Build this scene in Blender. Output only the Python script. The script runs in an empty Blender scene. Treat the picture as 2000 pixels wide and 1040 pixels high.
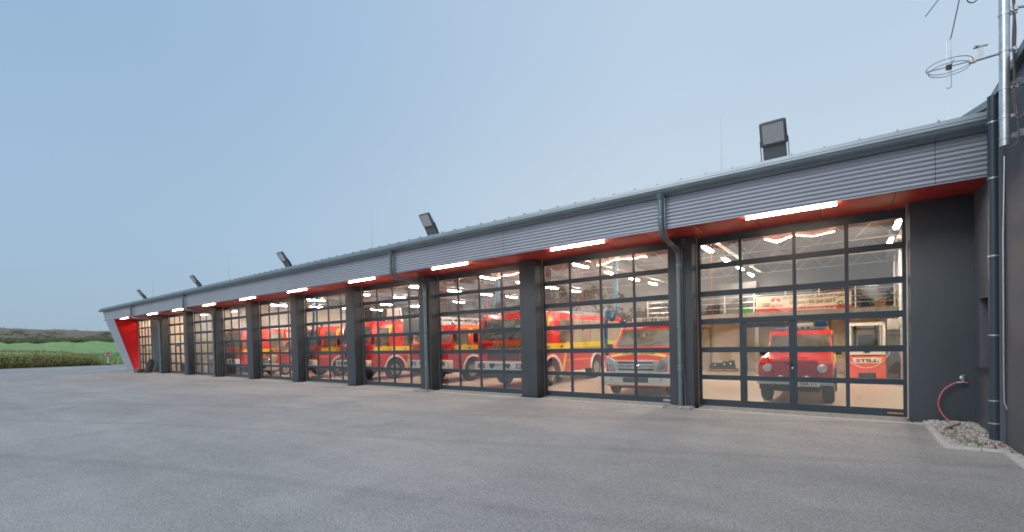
import bpy, bmesh, math, random
from mathutils import Vector, Matrix
random.seed(7)
C = bpy.context.scene.collection
S = bpy.context.scene
R = math.radians
# ------------------------------------------------------------------ camera
CAMH = 1.70
yaw, pitch, roll = 0.6356, -0.0176, -0.0242
F = Vector((-math.sin(yaw), math.cos(yaw), 0)); Rt = Vector((math.cos(yaw), math.sin(yaw), 0)); U = Vector((0, 0, 1))
F2 = F*math.cos(pitch)+U*math.sin(pitch); U2 = -F*math.sin(pitch)+U*math.cos(pitch)
R2 = Rt*math.cos(roll)+U2*math.sin(roll); U3 = -Rt*math.sin(roll)+U2*math.cos(roll)
cd = bpy.data.cameras.new('camera'); cam = bpy.data.objects.new('camera', cd); C.objects.link(cam)
M = Matrix.Identity(4)
for i in range(3):
    M[i][0] = R2[i]; M[i][1] = U3[i]; M[i][2] = -F2[i]
M[2][3] = CAMH
cam.matrix_world = M
cd.sensor_width = 36; cd.lens = 896.27/2000*36; cd.shift_y = (681.98-520)/2000
cd.clip_end = 5000; cd.clip_start = 0.05
S.camera = cam
# ------------------------------------------------------------------ sky + sun + exposure
w = bpy.data.worlds.new('World'); S.world = w; w.use_nodes = True
nt = w.node_tree; nt.nodes.clear()
out = nt.nodes.new('ShaderNodeOutputWorld'); bg = nt.nodes.new('ShaderNodeBackground')
sky = nt.nodes.new('ShaderNodeTexSky'); sky.sky_type = 'NISHITA'; sky.sun_disc = False
sky.sun_elevation = R(14); sky.sun_rotation = R(200); sky.dust_density = 2.0; sky.air_density = 1.0; sky.ozone_density = 2.0
tc = nt.nodes.new('ShaderNodeTexCoord'); sep = nt.nodes.new('ShaderNodeSeparateXYZ'); nt.links.new(tc.outputs['Generated'], sep.inputs[0])
rmp = nt.nodes.new('ShaderNodeValToRGB'); rmp.color_ramp.interpolation = 'EASE'
e = rmp.color_ramp.elements
SK = 10.35
e[0].position = 0.0; e[0].color = (.455, .515, .565, 1)
e[1].position = 1.0; e[1].color = (.335, .435, .555, 1)
m1 = rmp.color_ramp.elements.new(.25); m1.color = (.475, .565, .650, 1)
m2 = rmp.color_ramp.elements.new(.55); m2.color = (.425, .532, .655, 1)
nt.links.new(sep.outputs['Z'], rmp.inputs[0])
# bluer, darker towards the west end of the yard (-X), paler beyond the roof
dotn = nt.nodes.new('ShaderNodeVectorMath'); dotn.operation = 'DOT_PRODUCT'; dotn.inputs[1].default_value = (-.93, -.25, .27)
nt.links.new(tc.outputs['Generated'], dotn.inputs[0])
mr = nt.nodes.new('ShaderNodeMapRange'); mr.inputs[1].default_value = .15; mr.inputs[2].default_value = 1.05; mr.interpolation_type = 'SMOOTHSTEP'
nt.links.new(dotn.outputs['Value'], mr.inputs[0])
mx = nt.nodes.new('ShaderNodeMix'); mx.data_type = 'RGBA'; mx.blend_type = 'MULTIPLY'; mx.inputs['B'].default_value = (.60, .745, .875, 1)
nt.links.new(mr.outputs[0], mx.inputs['Factor']); nt.links.new(rmp.outputs[0], mx.inputs['A'])
nz = nt.nodes.new('ShaderNodeTexNoise'); nz.inputs['Scale'].default_value = 2.2; nz.inputs['Detail'].default_value = 3; nt.links.new(tc.outputs['Generated'], nz.inputs[0])
mrn = nt.nodes.new('ShaderNodeMapRange'); mrn.inputs[3].default_value = SK*.96; mrn.inputs[4].default_value = SK*1.04; nt.links.new(nz.outputs[0], mrn.inputs[0])
sc_ = nt.nodes.new('ShaderNodeVectorMath'); sc_.operation = 'SCALE'; nt.links.new(mx.outputs['Result'], sc_.inputs[0]); nt.links.new(mrn.outputs[0], sc_.inputs['Scale'])
ms = nt.nodes.new('ShaderNodeMix'); ms.data_type = 'RGBA'; ms.inputs['Factor'].default_value = .12
nt.links.new(sc_.outputs[0], ms.inputs['A']); nt.links.new(sky.outputs[0], ms.inputs['B'])
nt.links.new(ms.outputs['Result'], bg.inputs[0]); bg.inputs[1].default_value = 0.1
nt.links.new(bg.outputs[0], out.inputs[0])
sd = bpy.data.lights.new('sun', 'SUN'); sd.energy = 1.5; sd.angle = R(32); sd.color = (1, .97, .93)
so = bpy.data.objects.new('sun', sd); C.objects.link(so); so.rotation_euler = (R(50), 0, R(-20))
S.view_settings.view_transform = 'Standard'; S.view_settings.look = 'None'; S.view_settings.exposure = .30; S.view_settings.gamma = 1
S.view_settings.use_curve_mapping = False
S.cycles.use_denoising = True; S.cycles.filter_width = 1.7; S.cycles.max_bounces = 8; S.cycles.transparent_max_bounces = 40; S.cycles.transmission_bounces = 4
S.cycles.diffuse_bounces = 4; S.cycles.glossy_bounces = 4; S.cycles.sample_clamp_indirect = 6; S.cycles.caustics_reflective = False; S.cycles.caustics_refractive = False
TUBE, STRIP = 255.0, 40.0        # what the hall's tubes and the soffit's strip lamps give off
WARM = (1, .85, .67)

# ------------------------------------------------------------------ materials
def newmat(name):
    m = bpy.data.materials.new(name); m.use_nodes = True
    return m, m.node_tree, m.node_tree.nodes['Principled BSDF']
def mat(name, col, rough=.5, metal=0., var=.12, scale=3., bump=0., bscale=40., spec=.5, coat=0., stretch=None, col2=None):
    m, t, b = newmat(name)
    n = t.nodes; l = t.links
    tcn = n.new('ShaderNodeTexCoord')
    src = tcn.outputs['Object']
    if stretch:
        mp = n.new('ShaderNodeMapping'); mp.inputs['Scale'].default_value = stretch; l.new(src, mp.inputs[0]); src = mp.outputs[0]
    nz = n.new('ShaderNodeTexNoise'); nz.inputs['Scale'].default_value = scale; nz.inputs['Detail'].default_value = 5; nz.inputs['Roughness'].default_value = .6
    l.new(src, nz.inputs[0])
    mx = n.new('ShaderNodeMix'); mx.data_type = 'RGBA'
    c2 = col2 or tuple(min(1, c*(1+var)) for c in col)
    mx.inputs['A'].default_value = (*[c*(1-var) for c in col], 1); mx.inputs['B'].default_value = (*c2, 1)
    mr = n.new('ShaderNodeMapRange'); mr.inputs[1].default_value = .3; mr.inputs[2].default_value = .7; l.new(nz.outputs[0], mr.inputs[0])
    l.new(mr.outputs[0], mx.inputs['Factor']); l.new(mx.outputs['Result'], b.inputs['Base Color'])
    rr = n.new('ShaderNodeMapRange'); rr.inputs[3].default_value = max(.02, rough*.85); rr.inputs[4].default_value = min(1, rough*1.15); l.new(nz.outputs[0], rr.inputs[0]); l.new(rr.outputs[0], b.inputs['Roughness'])
    b.inputs['Metallic'].default_value = metal; b.inputs['Specular IOR Level'].default_value = spec
    if coat: b.inputs['Coat Weight'].default_value = coat; b.inputs['Coat Roughness'].default_value = .08
    if bump:
        nb = n.new('ShaderNodeTexNoise'); nb.inputs['Scale'].default_value = bscale; nb.inputs['Detail'].default_value = 4; l.new(tcn.outputs['Object'], nb.inputs[0])
        bp = n.new('ShaderNodeBump'); bp.inputs['Strength'].default_value = bump; bp.inputs['Distance'].default_value = .01; l.new(nb.outputs[0], bp.inputs['Height']); l.new(bp.outputs[0], b.inputs['Normal'])
    return m
def emit(name, col, s):
    m, t, b = newmat(name); b.inputs['Base Color'].default_value = (.8, .8, .8, 1)
    b.inputs['Emission Color'].default_value = (*col, 1); b.inputs['Emission Strength'].default_value = s
    return m
def glass(name, tint=(.90, .92, .92), refl=1., wav=.045, wscale=1.0, base=.125):
    m = bpy.data.materials.new(name); m.use_nodes = True; t = m.node_tree; n = t.nodes; l = t.links; n.clear()
    o = n.new('ShaderNodeOutputMaterial'); mxs = n.new('ShaderNodeMixShader'); tr = n.new('ShaderNodeBsdfTransparent'); gl = n.new('ShaderNodeBsdfGlossy')
    tr.inputs[0].default_value = (*tint, 1); gl.inputs['Roughness'].default_value = .01
    lw = n.new('ShaderNodeLayerWeight'); lw.inputs[0].default_value = .5
    pw = n.new('ShaderNodeMath'); pw.operation = 'POWER'; pw.inputs[1].default_value = 5; l.new(lw.outputs['Facing'], pw.inputs[0])
    ma = n.new('ShaderNodeMath'); ma.operation = 'MULTIPLY_ADD'; ma.inputs[1].default_value = .85*refl; ma.inputs[2].default_value = base*refl; l.new(pw.outputs[0], ma.inputs[0])
    l.new(ma.outputs[0], mxs.inputs[0]); l.new(tr.outputs[0], mxs.inputs[1]); l.new(gl.outputs[0], mxs.inputs[2]); l.new(mxs.outputs[0], o.inputs[0])
    if wav:
        g = n.new('ShaderNodeNewGeometry'); nz = n.new('ShaderNodeTexNoise'); nz.inputs['Scale'].default_value = wscale; nz.inputs['Detail'].default_value = 1.0
        l.new(g.outputs['Position'], nz.inputs[0]); bp = n.new('ShaderNodeBump'); bp.inputs['Strength'].default_value = 1; bp.inputs['Distance'].default_value = wav
        l.new(nz.outputs[0], bp.inputs['Height']); l.new(bp.outputs[0], gl.inputs['Normal'])
    return m
MT = {}
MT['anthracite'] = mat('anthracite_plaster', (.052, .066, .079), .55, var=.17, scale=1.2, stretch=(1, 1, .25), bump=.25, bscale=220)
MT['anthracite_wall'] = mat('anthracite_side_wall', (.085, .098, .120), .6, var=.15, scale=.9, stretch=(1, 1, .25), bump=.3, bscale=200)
MT['frame'] = mat('door_frame_paint', (.036, .054, .072), .38, var=.08, scale=2, bump=.03)
MT['corr'] = mat('corrugated_sheet_metal', (.42, .455, .52), .42, metal=.45, var=.05, scale=.5)
MT['zinc'] = mat('zinc', (.17, .22, .235), .45, metal=.4, var=.14, scale=2.0)
MT['zinc_light'] = mat('zinc_flashing', (.33, .38, .43), .38, metal=.7, var=.10, scale=1.4)
MT['galv'] = mat('galvanised_steel', (.55, .58, .61), .36, metal=.8, var=.14, scale=9)
MT['dark_metal'] = mat('dark_metal', (.05, .055, .06), .45, metal=.3, var=.1)
MT['lamp_grey'] = mat('lamp_housing_grey', (.19, .205, .22), .45, metal=.3, var=.08)
MT['red_panel'] = mat('red_soffit_panel', (.56, .055, .045), .34, var=.06, scale=.7, spec=.5)
MT['red_wall'] = mat('red_render', (.72, .020, .022), .6, var=.05, scale=.6, bump=.1, bscale=150, spec=.2)
MT['red_car'] = mat('fire_red_paint', (.68, .020, .018), .30, var=.04, scale=1, coat=.25)
MT['red_dark'] = mat('dark_red_paint', (.36, .02, .028), .4, var=.1)
MT['yellow'] = mat('yellow_reflective', (.75, .58, .04), .4, var=.06)
MT['orange'] = mat('orange_stripe', (.80, .22, .05), .4, var=.06)
MT['white_car'] = mat('white_car_paint', (.80, .80, .78), .28, var=.04, coat=.4)
MT['black'] = mat('black_plastic', (.018, .019, .021), .45, var=.15)
MT['tyre'] = mat('tyre_rubber', (.028, .028, .030), .8, var=.2, scale=8, bump=.4, bscale=60)
MT['rim'] = mat('grey_wheel_rim', (.34, .34, .33), .4, metal=.5, var=.15, scale=6)
MT['autoglass'] = mat('vehicle_glass', (.17, .155, .135), .10, var=.5, scale=1.2, spec=.9)
MT['shutter'] = mat('aluminium_shutter', (.50, .47, .42), .38, metal=.35, var=.08, scale=1.5)
MT['chrome'] = mat('lamp_reflector', (.75, .77, .8), .12, metal=1, var=.06, scale=12)
MT['lens'] = mat('headlight_lens', (.70, .72, .74), .10, metal=.3, var=.18, scale=14)
MT['blue_glass'] = mat('blue_lamp_glass', (.01, .10, .30), .1, var=.25, scale=10, coat=.5)
MT['orange_lens'] = mat('amber_lens', (.8, .25, .02), .15, var=.1)
MT['cream'] = mat('cream_wall_paint', (.68, .61, .51), .75, var=.06, scale=.8, bump=.1, bscale=90)
MT['cream2'] = mat('washroom_wall_paint', (.70, .66, .61), .6, var=.05, scale=.6)
MT['greige'] = mat('grey_door_paint', (.42, .39, .33), .55, var=.05)
MT['ceil'] = mat('ceiling_deck', (.115, .103, .105), .6, var=.10, scale=1.5)
MT['clad'] = mat('dark_wall_cladding', (.095, .085, .092), .6, var=.12, scale=.9)
MT['beam'] = mat('beam_paint', (.26, .24, .225), .55, var=.06)
MT['hose_blue'] = mat('blue_exhaust_hose', (.05, .20, .36), .55, var=.15)
MT['cord_red'] = mat('red_cord', (.55, .08, .09), .5, var=.1)
MT['hose_red'] = mat('faded_red_hose', (.50, .10, .12), .5, var=.15, scale=5)
MT['concrete'] = mat('pale_concrete', (.36, .35, .32), .85, var=.16, scale=3, bump=.4, bscale=70)
MT['slabc'] = mat('grey_paving_concrete', (.30, .30, .285), .85, var=.2, scale=2.4, bump=.4, bscale=60)
MT['pallet'] = mat('pallet_wood', (.42, .28, .15), .8, var=.2, scale=8)
MT['bag'] = mat('dark_bag_fabric', (.035, .04, .055), .8, var=.3, scale=9)
MT['banner'] = mat('banner_cloth', (.70, .62, .50), .7, var=.04)
MT['banner_red'] = mat('banner_red_print', (.62, .05, .05), .7, var=.04)
MT['print_brown'] = mat('brown_print', (.20, .12, .08), .7, var=.05)
MT['print_grey'] = mat('grey_print', (.13, .12, .12), .7, var=.05)
MT['print_gold'] = mat('gold_lettering', (.72, .52, .10), .4, var=.05)
MT['print_white'] = mat('white_lettering', (.8, .8, .78), .5, var=.03)
MT['print_black'] = mat('black_lettering', (.02, .02, .02), .5, var=.05)
MT['green'] = mat('green_print', (.08, .30, .10), .6, var=.25, scale=20)
MT['plate_blue'] = mat('blue_plate_band', (.02, .08, .45), .4, var=.05)
MT['cable_plum'] = mat('plum_cable', (.10, .05, .06), .5)
MT['navy'] = mat('navy_plate', (.012, .02, .08), .4, var=.05)
MT['fork_orange'] = mat('orange_red_truck_paint', (.72, .09, .035), .35, var=.05, coat=.3)
MT['fork_grey'] = mat('light_grey_guard_paint', (.76, .75, .73), .4, var=.05)
MT['blue_bin'] = mat('blue_plastic', (.03, .12, .26), .5, var=.1)
MT['cardboard'] = mat('cardboard', (.42, .24, .10), .85, var=.12)
MT['plant'] = mat('weed_green', (.15, .17, .08), .8, var=.4, scale=9)
MT['dry_leaf'] = mat('dry_leaf', (.30, .12, .045), .8, var=.4, scale=9)
MT['twig'] = mat('twig_bark', (.16, .12, .08), .85, var=.3, scale=12)
MT['stone'] = mat('gravel_stone', (.30, .298, .285), .8, var=.35, scale=7, bump=.3, bscale=60)
MT['pebble'] = mat('pale_pebble', (.44, .435, .42), .75, var=.15, scale=5)
MT['kerb'] = mat('pale_kerb_stone', (.50, .50, .48), .85, var=.12, scale=5, bump=.3, bscale=70)
MT['soil'] = mat('dark_soil', (.10, .09, .075), .9, var=.3, scale=12, bump=.8, bscale=50)
MT['glass'] = glass('door_pane_glass')
MT['glass_frost'] = glass('washroom_pane_glass', tint=(.90, .86, .82), refl=.12, wav=.02)
MT['tube'] = emit('lit_tube', WARM, TUBE)
MT['strip'] = emit('lit_strip', (1, .80, .56), STRIP)
# led floodlight face: dark grey grid of off lamps
m, t, b = newmat('floodlight_lens'); MT['flood'] = m
vo = t.nodes.new('ShaderNodeTexBrick'); vo.offset = 0; vo.inputs['Scale'].default_value = 1; vo.inputs['Brick Width'].default_value = .03; vo.inputs['Row Height'].default_value = .03
vo.inputs['Mortar Size'].default_value = .006; vo.inputs['Color1'].default_value = (.85, .86, .88, 1); vo.inputs['Color2'].default_value = (.78, .80, .82, 1); vo.inputs['Mortar'].default_value = (.30, .31, .33, 1)
tcx = t.nodes.new('ShaderNodeTexCoord'); t.links.new(tcx.outputs['Object'], vo.inputs['Vector']); t.links.new(vo.outputs['Color'], b.inputs['Base Color']); b.inputs['Roughness'].default_value = .25

def ground_mat():
    m, t, b = newmat('worn_asphalt'); n = t.nodes; l = t.links
    g = n.new('ShaderNodeNewGeometry'); P = g.outputs['Position']
    def noise(s, d=4, r=.55, src=P):
        x = n.new('ShaderNodeTexNoise'); x.inputs['Scale'].default_value = s; x.inputs['Detail'].default_value = d; x.inputs['Roughness'].default_value = r; l.new(src, x.inputs[0]); return x.outputs[0]
    def rng(v, a, b2, c, d2):
        x = n.new('ShaderNodeMapRange'); x.inputs[1].default_value = a; x.inputs[2].default_value = b2; x.inputs[3].default_value = c; x.inputs[4].default_value = d2; l.new(v, x.inputs[0]); return x.outputs[0]
    def mul(a, b2):
        x = n.new('ShaderNodeMath'); x.operation = 'MULTIPLY'; l.new(a, x.inputs[0]); l.new(b2, x.inputs[1]); return x.outputs[0]
    mp = n.new('ShaderNodeMapping'); mp.inputs['Rotation'].default_value = (0, 0, R(24)); mp.inputs['Scale'].default_value = (.09, .9, 1); l.new(P, mp.inputs[0])
    big = rng(noise(.16, 4, .6), .3, .7, .84, 1.14)
    streak = rng(noise(1.0, 5, .65, mp.outputs[0]), .35, .7, .90, 1.08)
    mid = rng(noise(1.7, 5, .65), .3, .7, .93, 1.07)
    fine = rng(noise(46, 3, .8), .35, .65, .72, 1.28)
    vor = n.new('ShaderNodeTexVoronoi'); vor.inputs['Scale'].default_value = 85; l.new(P, vor.inputs[0])
    sp = rng(vor.outputs['Color'], 0, 1, .72, 1.28)
    sepv = n.new('ShaderNodeSeparateColor'); l.new(vor.outputs['Color'], sepv.inputs[0]); sp = rng(sepv.outputs[0], 0, 1, .76, 1.24)
    # long curved scuffs
    wv = n.new('ShaderNodeTexWave'); wv.inputs['Scale'].default_value = .11; wv.inputs['Distortion'].default_value = 5; wv.inputs['Detail'].default_value = 1.2; wv.inputs['Detail Scale'].default_value = .35
    mp2 = n.new('ShaderNodeMapping'); mp2.inputs['Rotation'].default_value = (0, 0, R(70)); l.new(P, mp2.inputs[0]); l.new(mp2.outputs[0], wv.inputs[0])
    scuff = rng(wv.outputs['Fac'], .965, 1.0, 1.0, .90)
    st_ = rng(noise(.55, 3, .5), .60, .72, 1.0, .86)
    v = mul(mul(mul(mul(big, streak), mul(mid, fine)), mul(sp, scuff)), st_)
    sc = n.new('ShaderNodeVectorMath'); sc.operation = 'SCALE'; sc.inputs[0].default_value = (.318, .314, .312); l.new(v, sc.inputs['Scale'])
    l.new(sc.outputs[0], b.inputs['Base Color']); b.inputs['Roughness'].default_value = .72; b.inputs['Specular IOR Level'].default_value = .42
    bp = n.new('ShaderNodeBump'); bp.inputs['Strength'].default_value = .7; bp.inputs['Distance'].default_value = .006
    l.new(vor.outputs['Distance'], bp.inputs['Height']); l.new(bp.outputs[0], b.inputs['Normal'])
    return m
MT['asphalt'] = ground_mat()
def floor_mat():
    m, t, b = newmat('hall_floor_coating'); n = t.nodes; l = t.links
    g = n.new('ShaderNodeNewGeometry')
    x = n.new('ShaderNodeTexNoise'); x.inputs['Scale'].default_value = .8; x.inputs['Detail'].default_value = 6; l.new(g.outputs['Position'], x.inputs[0])
    cr = n.new('ShaderNodeMix'); cr.data_type = 'RGBA'; cr.inputs['A'].default_value = (.50, .43, .36, 1); cr.inputs['B'].default_value = (.60, .52, .44, 1); l.new(x.outputs[0], cr.inputs['Factor']); l.new(cr.outputs['Result'], b.inputs['Base Color'])
    b.inputs['Roughness'].default_value = .32; return m
MT['floor'] = floor_mat()
def field_mat():
    m, t, b = newmat('field_and_bank'); n = t.nodes; l = t.links
    g = n.new('ShaderNodeNewGeometry'); sp = n.new('ShaderNodeSeparateXYZ'); l.new(g.outputs['Position'], sp.inputs[0])
    nb = n.new('ShaderNodeTexNoise'); nb.inputs['Scale'].default_value = .05; nb.inputs['Detail'].default_value = 8; nb.inputs['Roughness'].default_value = .7; l.new(g.outputs['Position'], nb.inputs[0])
    ns = n.new('ShaderNodeTexNoise'); ns.inputs['Scale'].default_value = .9; ns.inputs['Detail'].default_value = 8; ns.inputs['Roughness'].default_value = .75; l.new(g.outputs['Position'], ns.inputs[0])
    ln = n.new('ShaderNodeVectorMath'); ln.operation = 'LENGTH'; l.new(g.outputs['Position'], ln.inputs[0])
    ad = n.new('ShaderNodeMath'); ad.operation = 'MULTIPLY_ADD'; ad.inputs[1].default_value = 5; l.new(nb.outputs[0], ad.inputs[0]); l.new(ln.outputs['Value'], ad.inputs[2])
    mr = n.new('ShaderNodeMapRange'); mr.inputs[1].default_value = 40; mr.inputs[2].default_value = 340; l.new(ad.outputs[0], mr.inputs[0])
    cr = n.new('ShaderNodeValToRGB'); l.new(mr.outputs[0], cr.inputs[0]); el = cr.color_ramp.elements
    el[0].position = .0; el[0].color = (.25, .29, .13, 1); el[1].position = 1; el[1].color = (.21, .18, .155, 1)
    for p_, c_ in ((.13, (.28, .31, .14, 1)), (.19, (.195, .31, .13, 1)), (.42, (.22, .33, .14, 1)), (.435, (.15, .14, .10, 1)), (.62, (.21, .17, .15, 1))):
        q = el.new(p_); q.color = c_
    mx = n.new('ShaderNodeMix'); mx.data_type = 'RGBA'; mx.blend_type = 'MULTIPLY'; mx.inputs['Factor'].default_value = 1; l.new(cr.outputs[0], mx.inputs['A'])
    r2 = n.new('ShaderNodeMapRange'); r2.inputs[1].default_value = .3; r2.inputs[2].default_value = .7; r2.inputs[3].default_value = .6; r2.inputs[4].default_value = 1.5; l.new(ns.outputs[0], r2.inputs[0])
    l.new(r2.outputs[0], mx.inputs['B']); l.new(mx.outputs['Result'], b.inputs['Base Color']); b.inputs['Roughness'].default_value = .9; b.inputs['Specular IOR Level'].default_value = .1
    return m
MT['field'] = field_mat()
def leaf_mat(name, a, b_, c):
    m, t, b = newmat(name); n = t.nodes; l = t.links
    g = n.new('ShaderNodeNewGeometry'); x = n.new('ShaderNodeTexNoise'); x.inputs['Scale'].default_value = .8; x.inputs['Detail'].default_value = 5; x.inputs['Roughness'].default_value = .8; l.new(g.outputs['Position'], x.inputs[0])
    cr = n.new('ShaderNodeValToRGB'); el = cr.color_ramp.elements; el[0].position = .3; el[0].color = (*a, 1); el[1].position = .7; el[1].color = (*c, 1); q = el.new(.5); q.color = (*b_, 1)
    l.new(x.outputs[0], cr.inputs[0]); l.new(cr.outputs[0], b.inputs['Base Color']); b.inputs['Roughness'].default_value = .75; b.inputs['Specular IOR Level'].default_value = .2
    tr = n.new('ShaderNodeBsdfTranslucent'); l.new(cr.outputs[0], tr.inputs[0]); mxs = n.new('ShaderNodeMixShader'); mxs.inputs[0].default_value = .45
    o_ = n['Material Output']; l.new(b.outputs[0], mxs.inputs[1]); l.new(tr.outputs[0], mxs.inputs[2]); l.new(mxs.outputs[0], o_.inputs[0])
    return m
MT['hedge'] = leaf_mat('hedge_leaf', (.30, .35, .13), (.46, .46, .20), (.56, .48, .27))
MT['hedge_tip'] = leaf_mat('hedge_tip', (.45, .30, .20), (.50, .36, .22), (.46, .42, .22))
MT['bush'] = leaf_mat('far_bush_leaf', (.10, .14, .07), (.17, .20, .10), (.24, .22, .14))
MT['wood'] = leaf_mat('far_wood', (.04, .035, .03), (.06, .05, .045), (.075, .07, .055))

# ------------------------------------------------------------------ geometry helpers
class MB:
    def __init__(s): s.v = []; s.f = []
    def add(s, vs, fs):
        o = len(s.v); s.v += [tuple(x) for x in vs]; s.f += [tuple(i+o for i in f) for f in fs]; return s
    def box(s, x0, x1, y0, y1, z0, z1):
        return s.add([(x0,y0,z0),(x1,y0,z0),(x1,y1,z0),(x0,y1,z0),(x0,y0,z1),(x1,y0,z1),(x1,y1,z1),(x0,y1,z1)],
                     [(0,3,2,1),(4,5,6,7),(0,1,5,4),(1,2,6,5),(2,3,7,6),(3,0,4,7)])
    def hexa(s, b, t):
        return s.add(list(b)+list(t), [(3,2,1,0),(4,5,6,7),(0,1,5,4),(1,2,6,5),(2,3,7,6),(3,0,4,7)])
    def slab(s, q, t):          # q: four corners of the outer face; t: thickness pushed back along the normal
        q = [Vector(p) for p in q]; nrm = (q[1]-q[0]).cross(q[3]-q[0]).normalized()
        return s.hexa([p-nrm*t for p in q], q)
    def prism(s, pts, axis, a0, a1):
        n = len(pts)
        def mk(a, p): return (a, p[0], p[1]) if axis == 'x' else ((p[0], a, p[1]) if axis == 'y' else (p[0], p[1], a))
        vs = [mk(a0, p) for p in pts]+[mk(a1, p) for p in pts]
        return s.add(vs, [tuple(range(n))[::-1], tuple(range(n, 2*n))]+[(i, (i+1) % n, n+(i+1) % n, n+i) for i in range(n)])
    def cyl(s, p0, p1, r, r2=None, n=12, cap=True):
        p0 = Vector(p0); p1 = Vector(p1); r2 = r if r2 is None else r2; d = (p1-p0).normalized()
        a = d.orthogonal().normalized(); b = d.cross(a)
        vs = [p0+(a*math.cos(2*math.pi*i/n)+b*math.sin(2*math.pi*i/n))*r for i in range(n)]+[p1+(a*math.cos(2*math.pi*i/n)+b*math.sin(2*math.pi*i/n))*r2 for i in range(n)]
        fs = [(i, (i+1) % n, n+(i+1) % n, n+i) for i in range(n)]
        if cap: fs += [tuple(range(n))[::-1], tuple(range(n, 2*n))]
        return s.add(vs, fs)
    def tube(s, pts, r, n=8, closed=False):
        pts = [Vector(p) for p in pts]; N = len(pts); rings = []; a = None
        for i, p in enumerate(pts):
            if closed: d = (pts[(i+1) % N]-pts[i-1]).normalized()
            else: d = (pts[min(i+1, N-1)]-pts[max(i-1, 0)]).normalized()
            if a is None: a = d.orthogonal().normalized()
            a = (a-d*a.dot(d)).normalized(); b = d.cross(a)
            rings.append([p+(a*math.cos(2*math.pi*k/n)+b*math.sin(2*math.pi*k/n))*r for k in range(n)])
        vs = [v for q in rings for v in q]; fs = []
        for i in range(N if closed else N-1):
            j = (i+1) % N
            fs += [(i*n+k, i*n+(k+1) % n, j*n+(k+1) % n, j*n+k) for k in range(n)]
        if not closed: fs += [tuple(range(n))[::-1], tuple(range((N-1)*n, N*n))]
        return s.add(vs, fs)
    def lathe(s, prof, c, axis='x', n=28):   # prof: (along, radius)
        vs = []; c = Vector(c)
        for a_, r_ in prof:
            for k in range(n):
                t = 2*math.pi*k/n
                o = (a_, r_*math.cos(t), r_*math.sin(t)) if axis == 'x' else ((r_*math.cos(t), a_, r_*math.sin(t)) if axis == 'y' else (r_*math.cos(t), r_*math.sin(t), a_))
                vs.append(c+Vector(o))
        m_ = len(prof); fs = []
        for i in range(m_-1): fs += [(i*n+k, i*n+(k+1) % n, (i+1)*n+(k+1) % n, (i+1)*n+k) for k in range(n)]
        fs += [tuple(range(n))[::-1], tuple(range((m_-1)*n, m_*n))]
        return s.add(vs, fs)
    def build(s, name, material, parent=None, bevel=0, smooth=False, fix=True, seg=2, kind=None):
        me = bpy.data.meshes.new(name); me.from_pydata(s.v, [], s.f)
        if fix:
            bm = bmesh.new(); bm.from_mesh(me); bmesh.ops.recalc_face_normals(bm, faces=bm.faces)
            if bevel:
                ed = [e for e in bm.edges if len(e.link_faces) == 2 and e.calc_face_angle(0) > .5]
                bmesh.ops.bevel(bm, geom=ed, offset=bevel, segments=seg, profile=.6, affect='EDGES', clamp_overlap=True)
            bm.to_mesh(me); bm.free()
        me.materials.append(MT[material] if isinstance(material, str) else material)
        if smooth or bevel:
            me.polygons.foreach_set('use_smooth', [True]*len(me.polygons)); me.set_sharp_from_angle(angle=R(38))
        o = bpy.data.objects.new(name, me); C.objects.link(o)
        if parent is not None: o.parent = parent
        if kind: o['kind'] = kind
        return o
def thing(name, label, cat, loc=(0, 0, 0), rz=0, group=None):
    o = bpy.data.objects.new(name, None); C.objects.link(o); o.location = loc; o.rotation_euler = (0, 0, rz); o.empty_display_size = .2
    o['label'] = label; o['category'] = cat
    if group: o['group'] = group
    return o
def tag(o, label, cat, group=None):
    o['label'] = label; o['category'] = cat
    if group: o['group'] = group
    return o
def inst(o, name, parent, loc=(0, 0, 0), scale=None):
    c = bpy.data.objects.new(name, o.data); C.objects.link(c); c.parent = parent; c.location = loc
    if scale: c.scale = scale
    return c
def copy_tree(o, parent=None):
    c = o.copy(); C.objects.link(c); c.parent = parent
    for ch in list(o.children): copy_tree(ch, c)
    return c
def text(s, size, loc, rot, material, parent, name='lettering', extrude=.002, sx=1, align='CENTER', shear=0, bold=0):
    cu = bpy.data.curves.new(name, 'FONT'); cu.body = s; cu.size = size; cu.extrude = extrude; cu.align_x = align; cu.align_y = 'CENTER'; cu.shear = shear; cu.offset = bold
    cu.resolution_u = 3
    tmp = bpy.data.objects.new(name, cu); C.objects.link(tmp); bpy.context.view_layer.update()
    me = bpy.data.meshes.new_from_object(tmp.evaluated_get(bpy.context.evaluated_depsgraph_get())); me.name = name; me.materials.clear(); me.materials.append(MT[material])
    bpy.data.objects.remove(tmp); bpy.data.curves.remove(cu)
    o = bpy.data.objects.new(name, me); C.objects.link(o); o.location = loc; o.rotation_euler = rot; o.scale = (sx, 1, 1)
    if parent is not None: o.parent = parent
    return o
FRONT = (R(90), 0, 0)

# ------------------------------------------------------------------ measured layout
YF, YD, YA, YG, ZS = 11.393, 11.806, 10.287, 10.187, 4.105
PI_, WP, X0, XR0 = 4.481, .569, 1.4581, .914
XL_END, XR9 = -45.62, -42.66
def bay(k):
    return (XL_END if k == 9 else X0-PI_*(k+1)), (XR0 if k == 0 else (XR9 if k == 9 else X0-PI_*k-WP))
XW = 1.775               # return wall face
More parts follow.
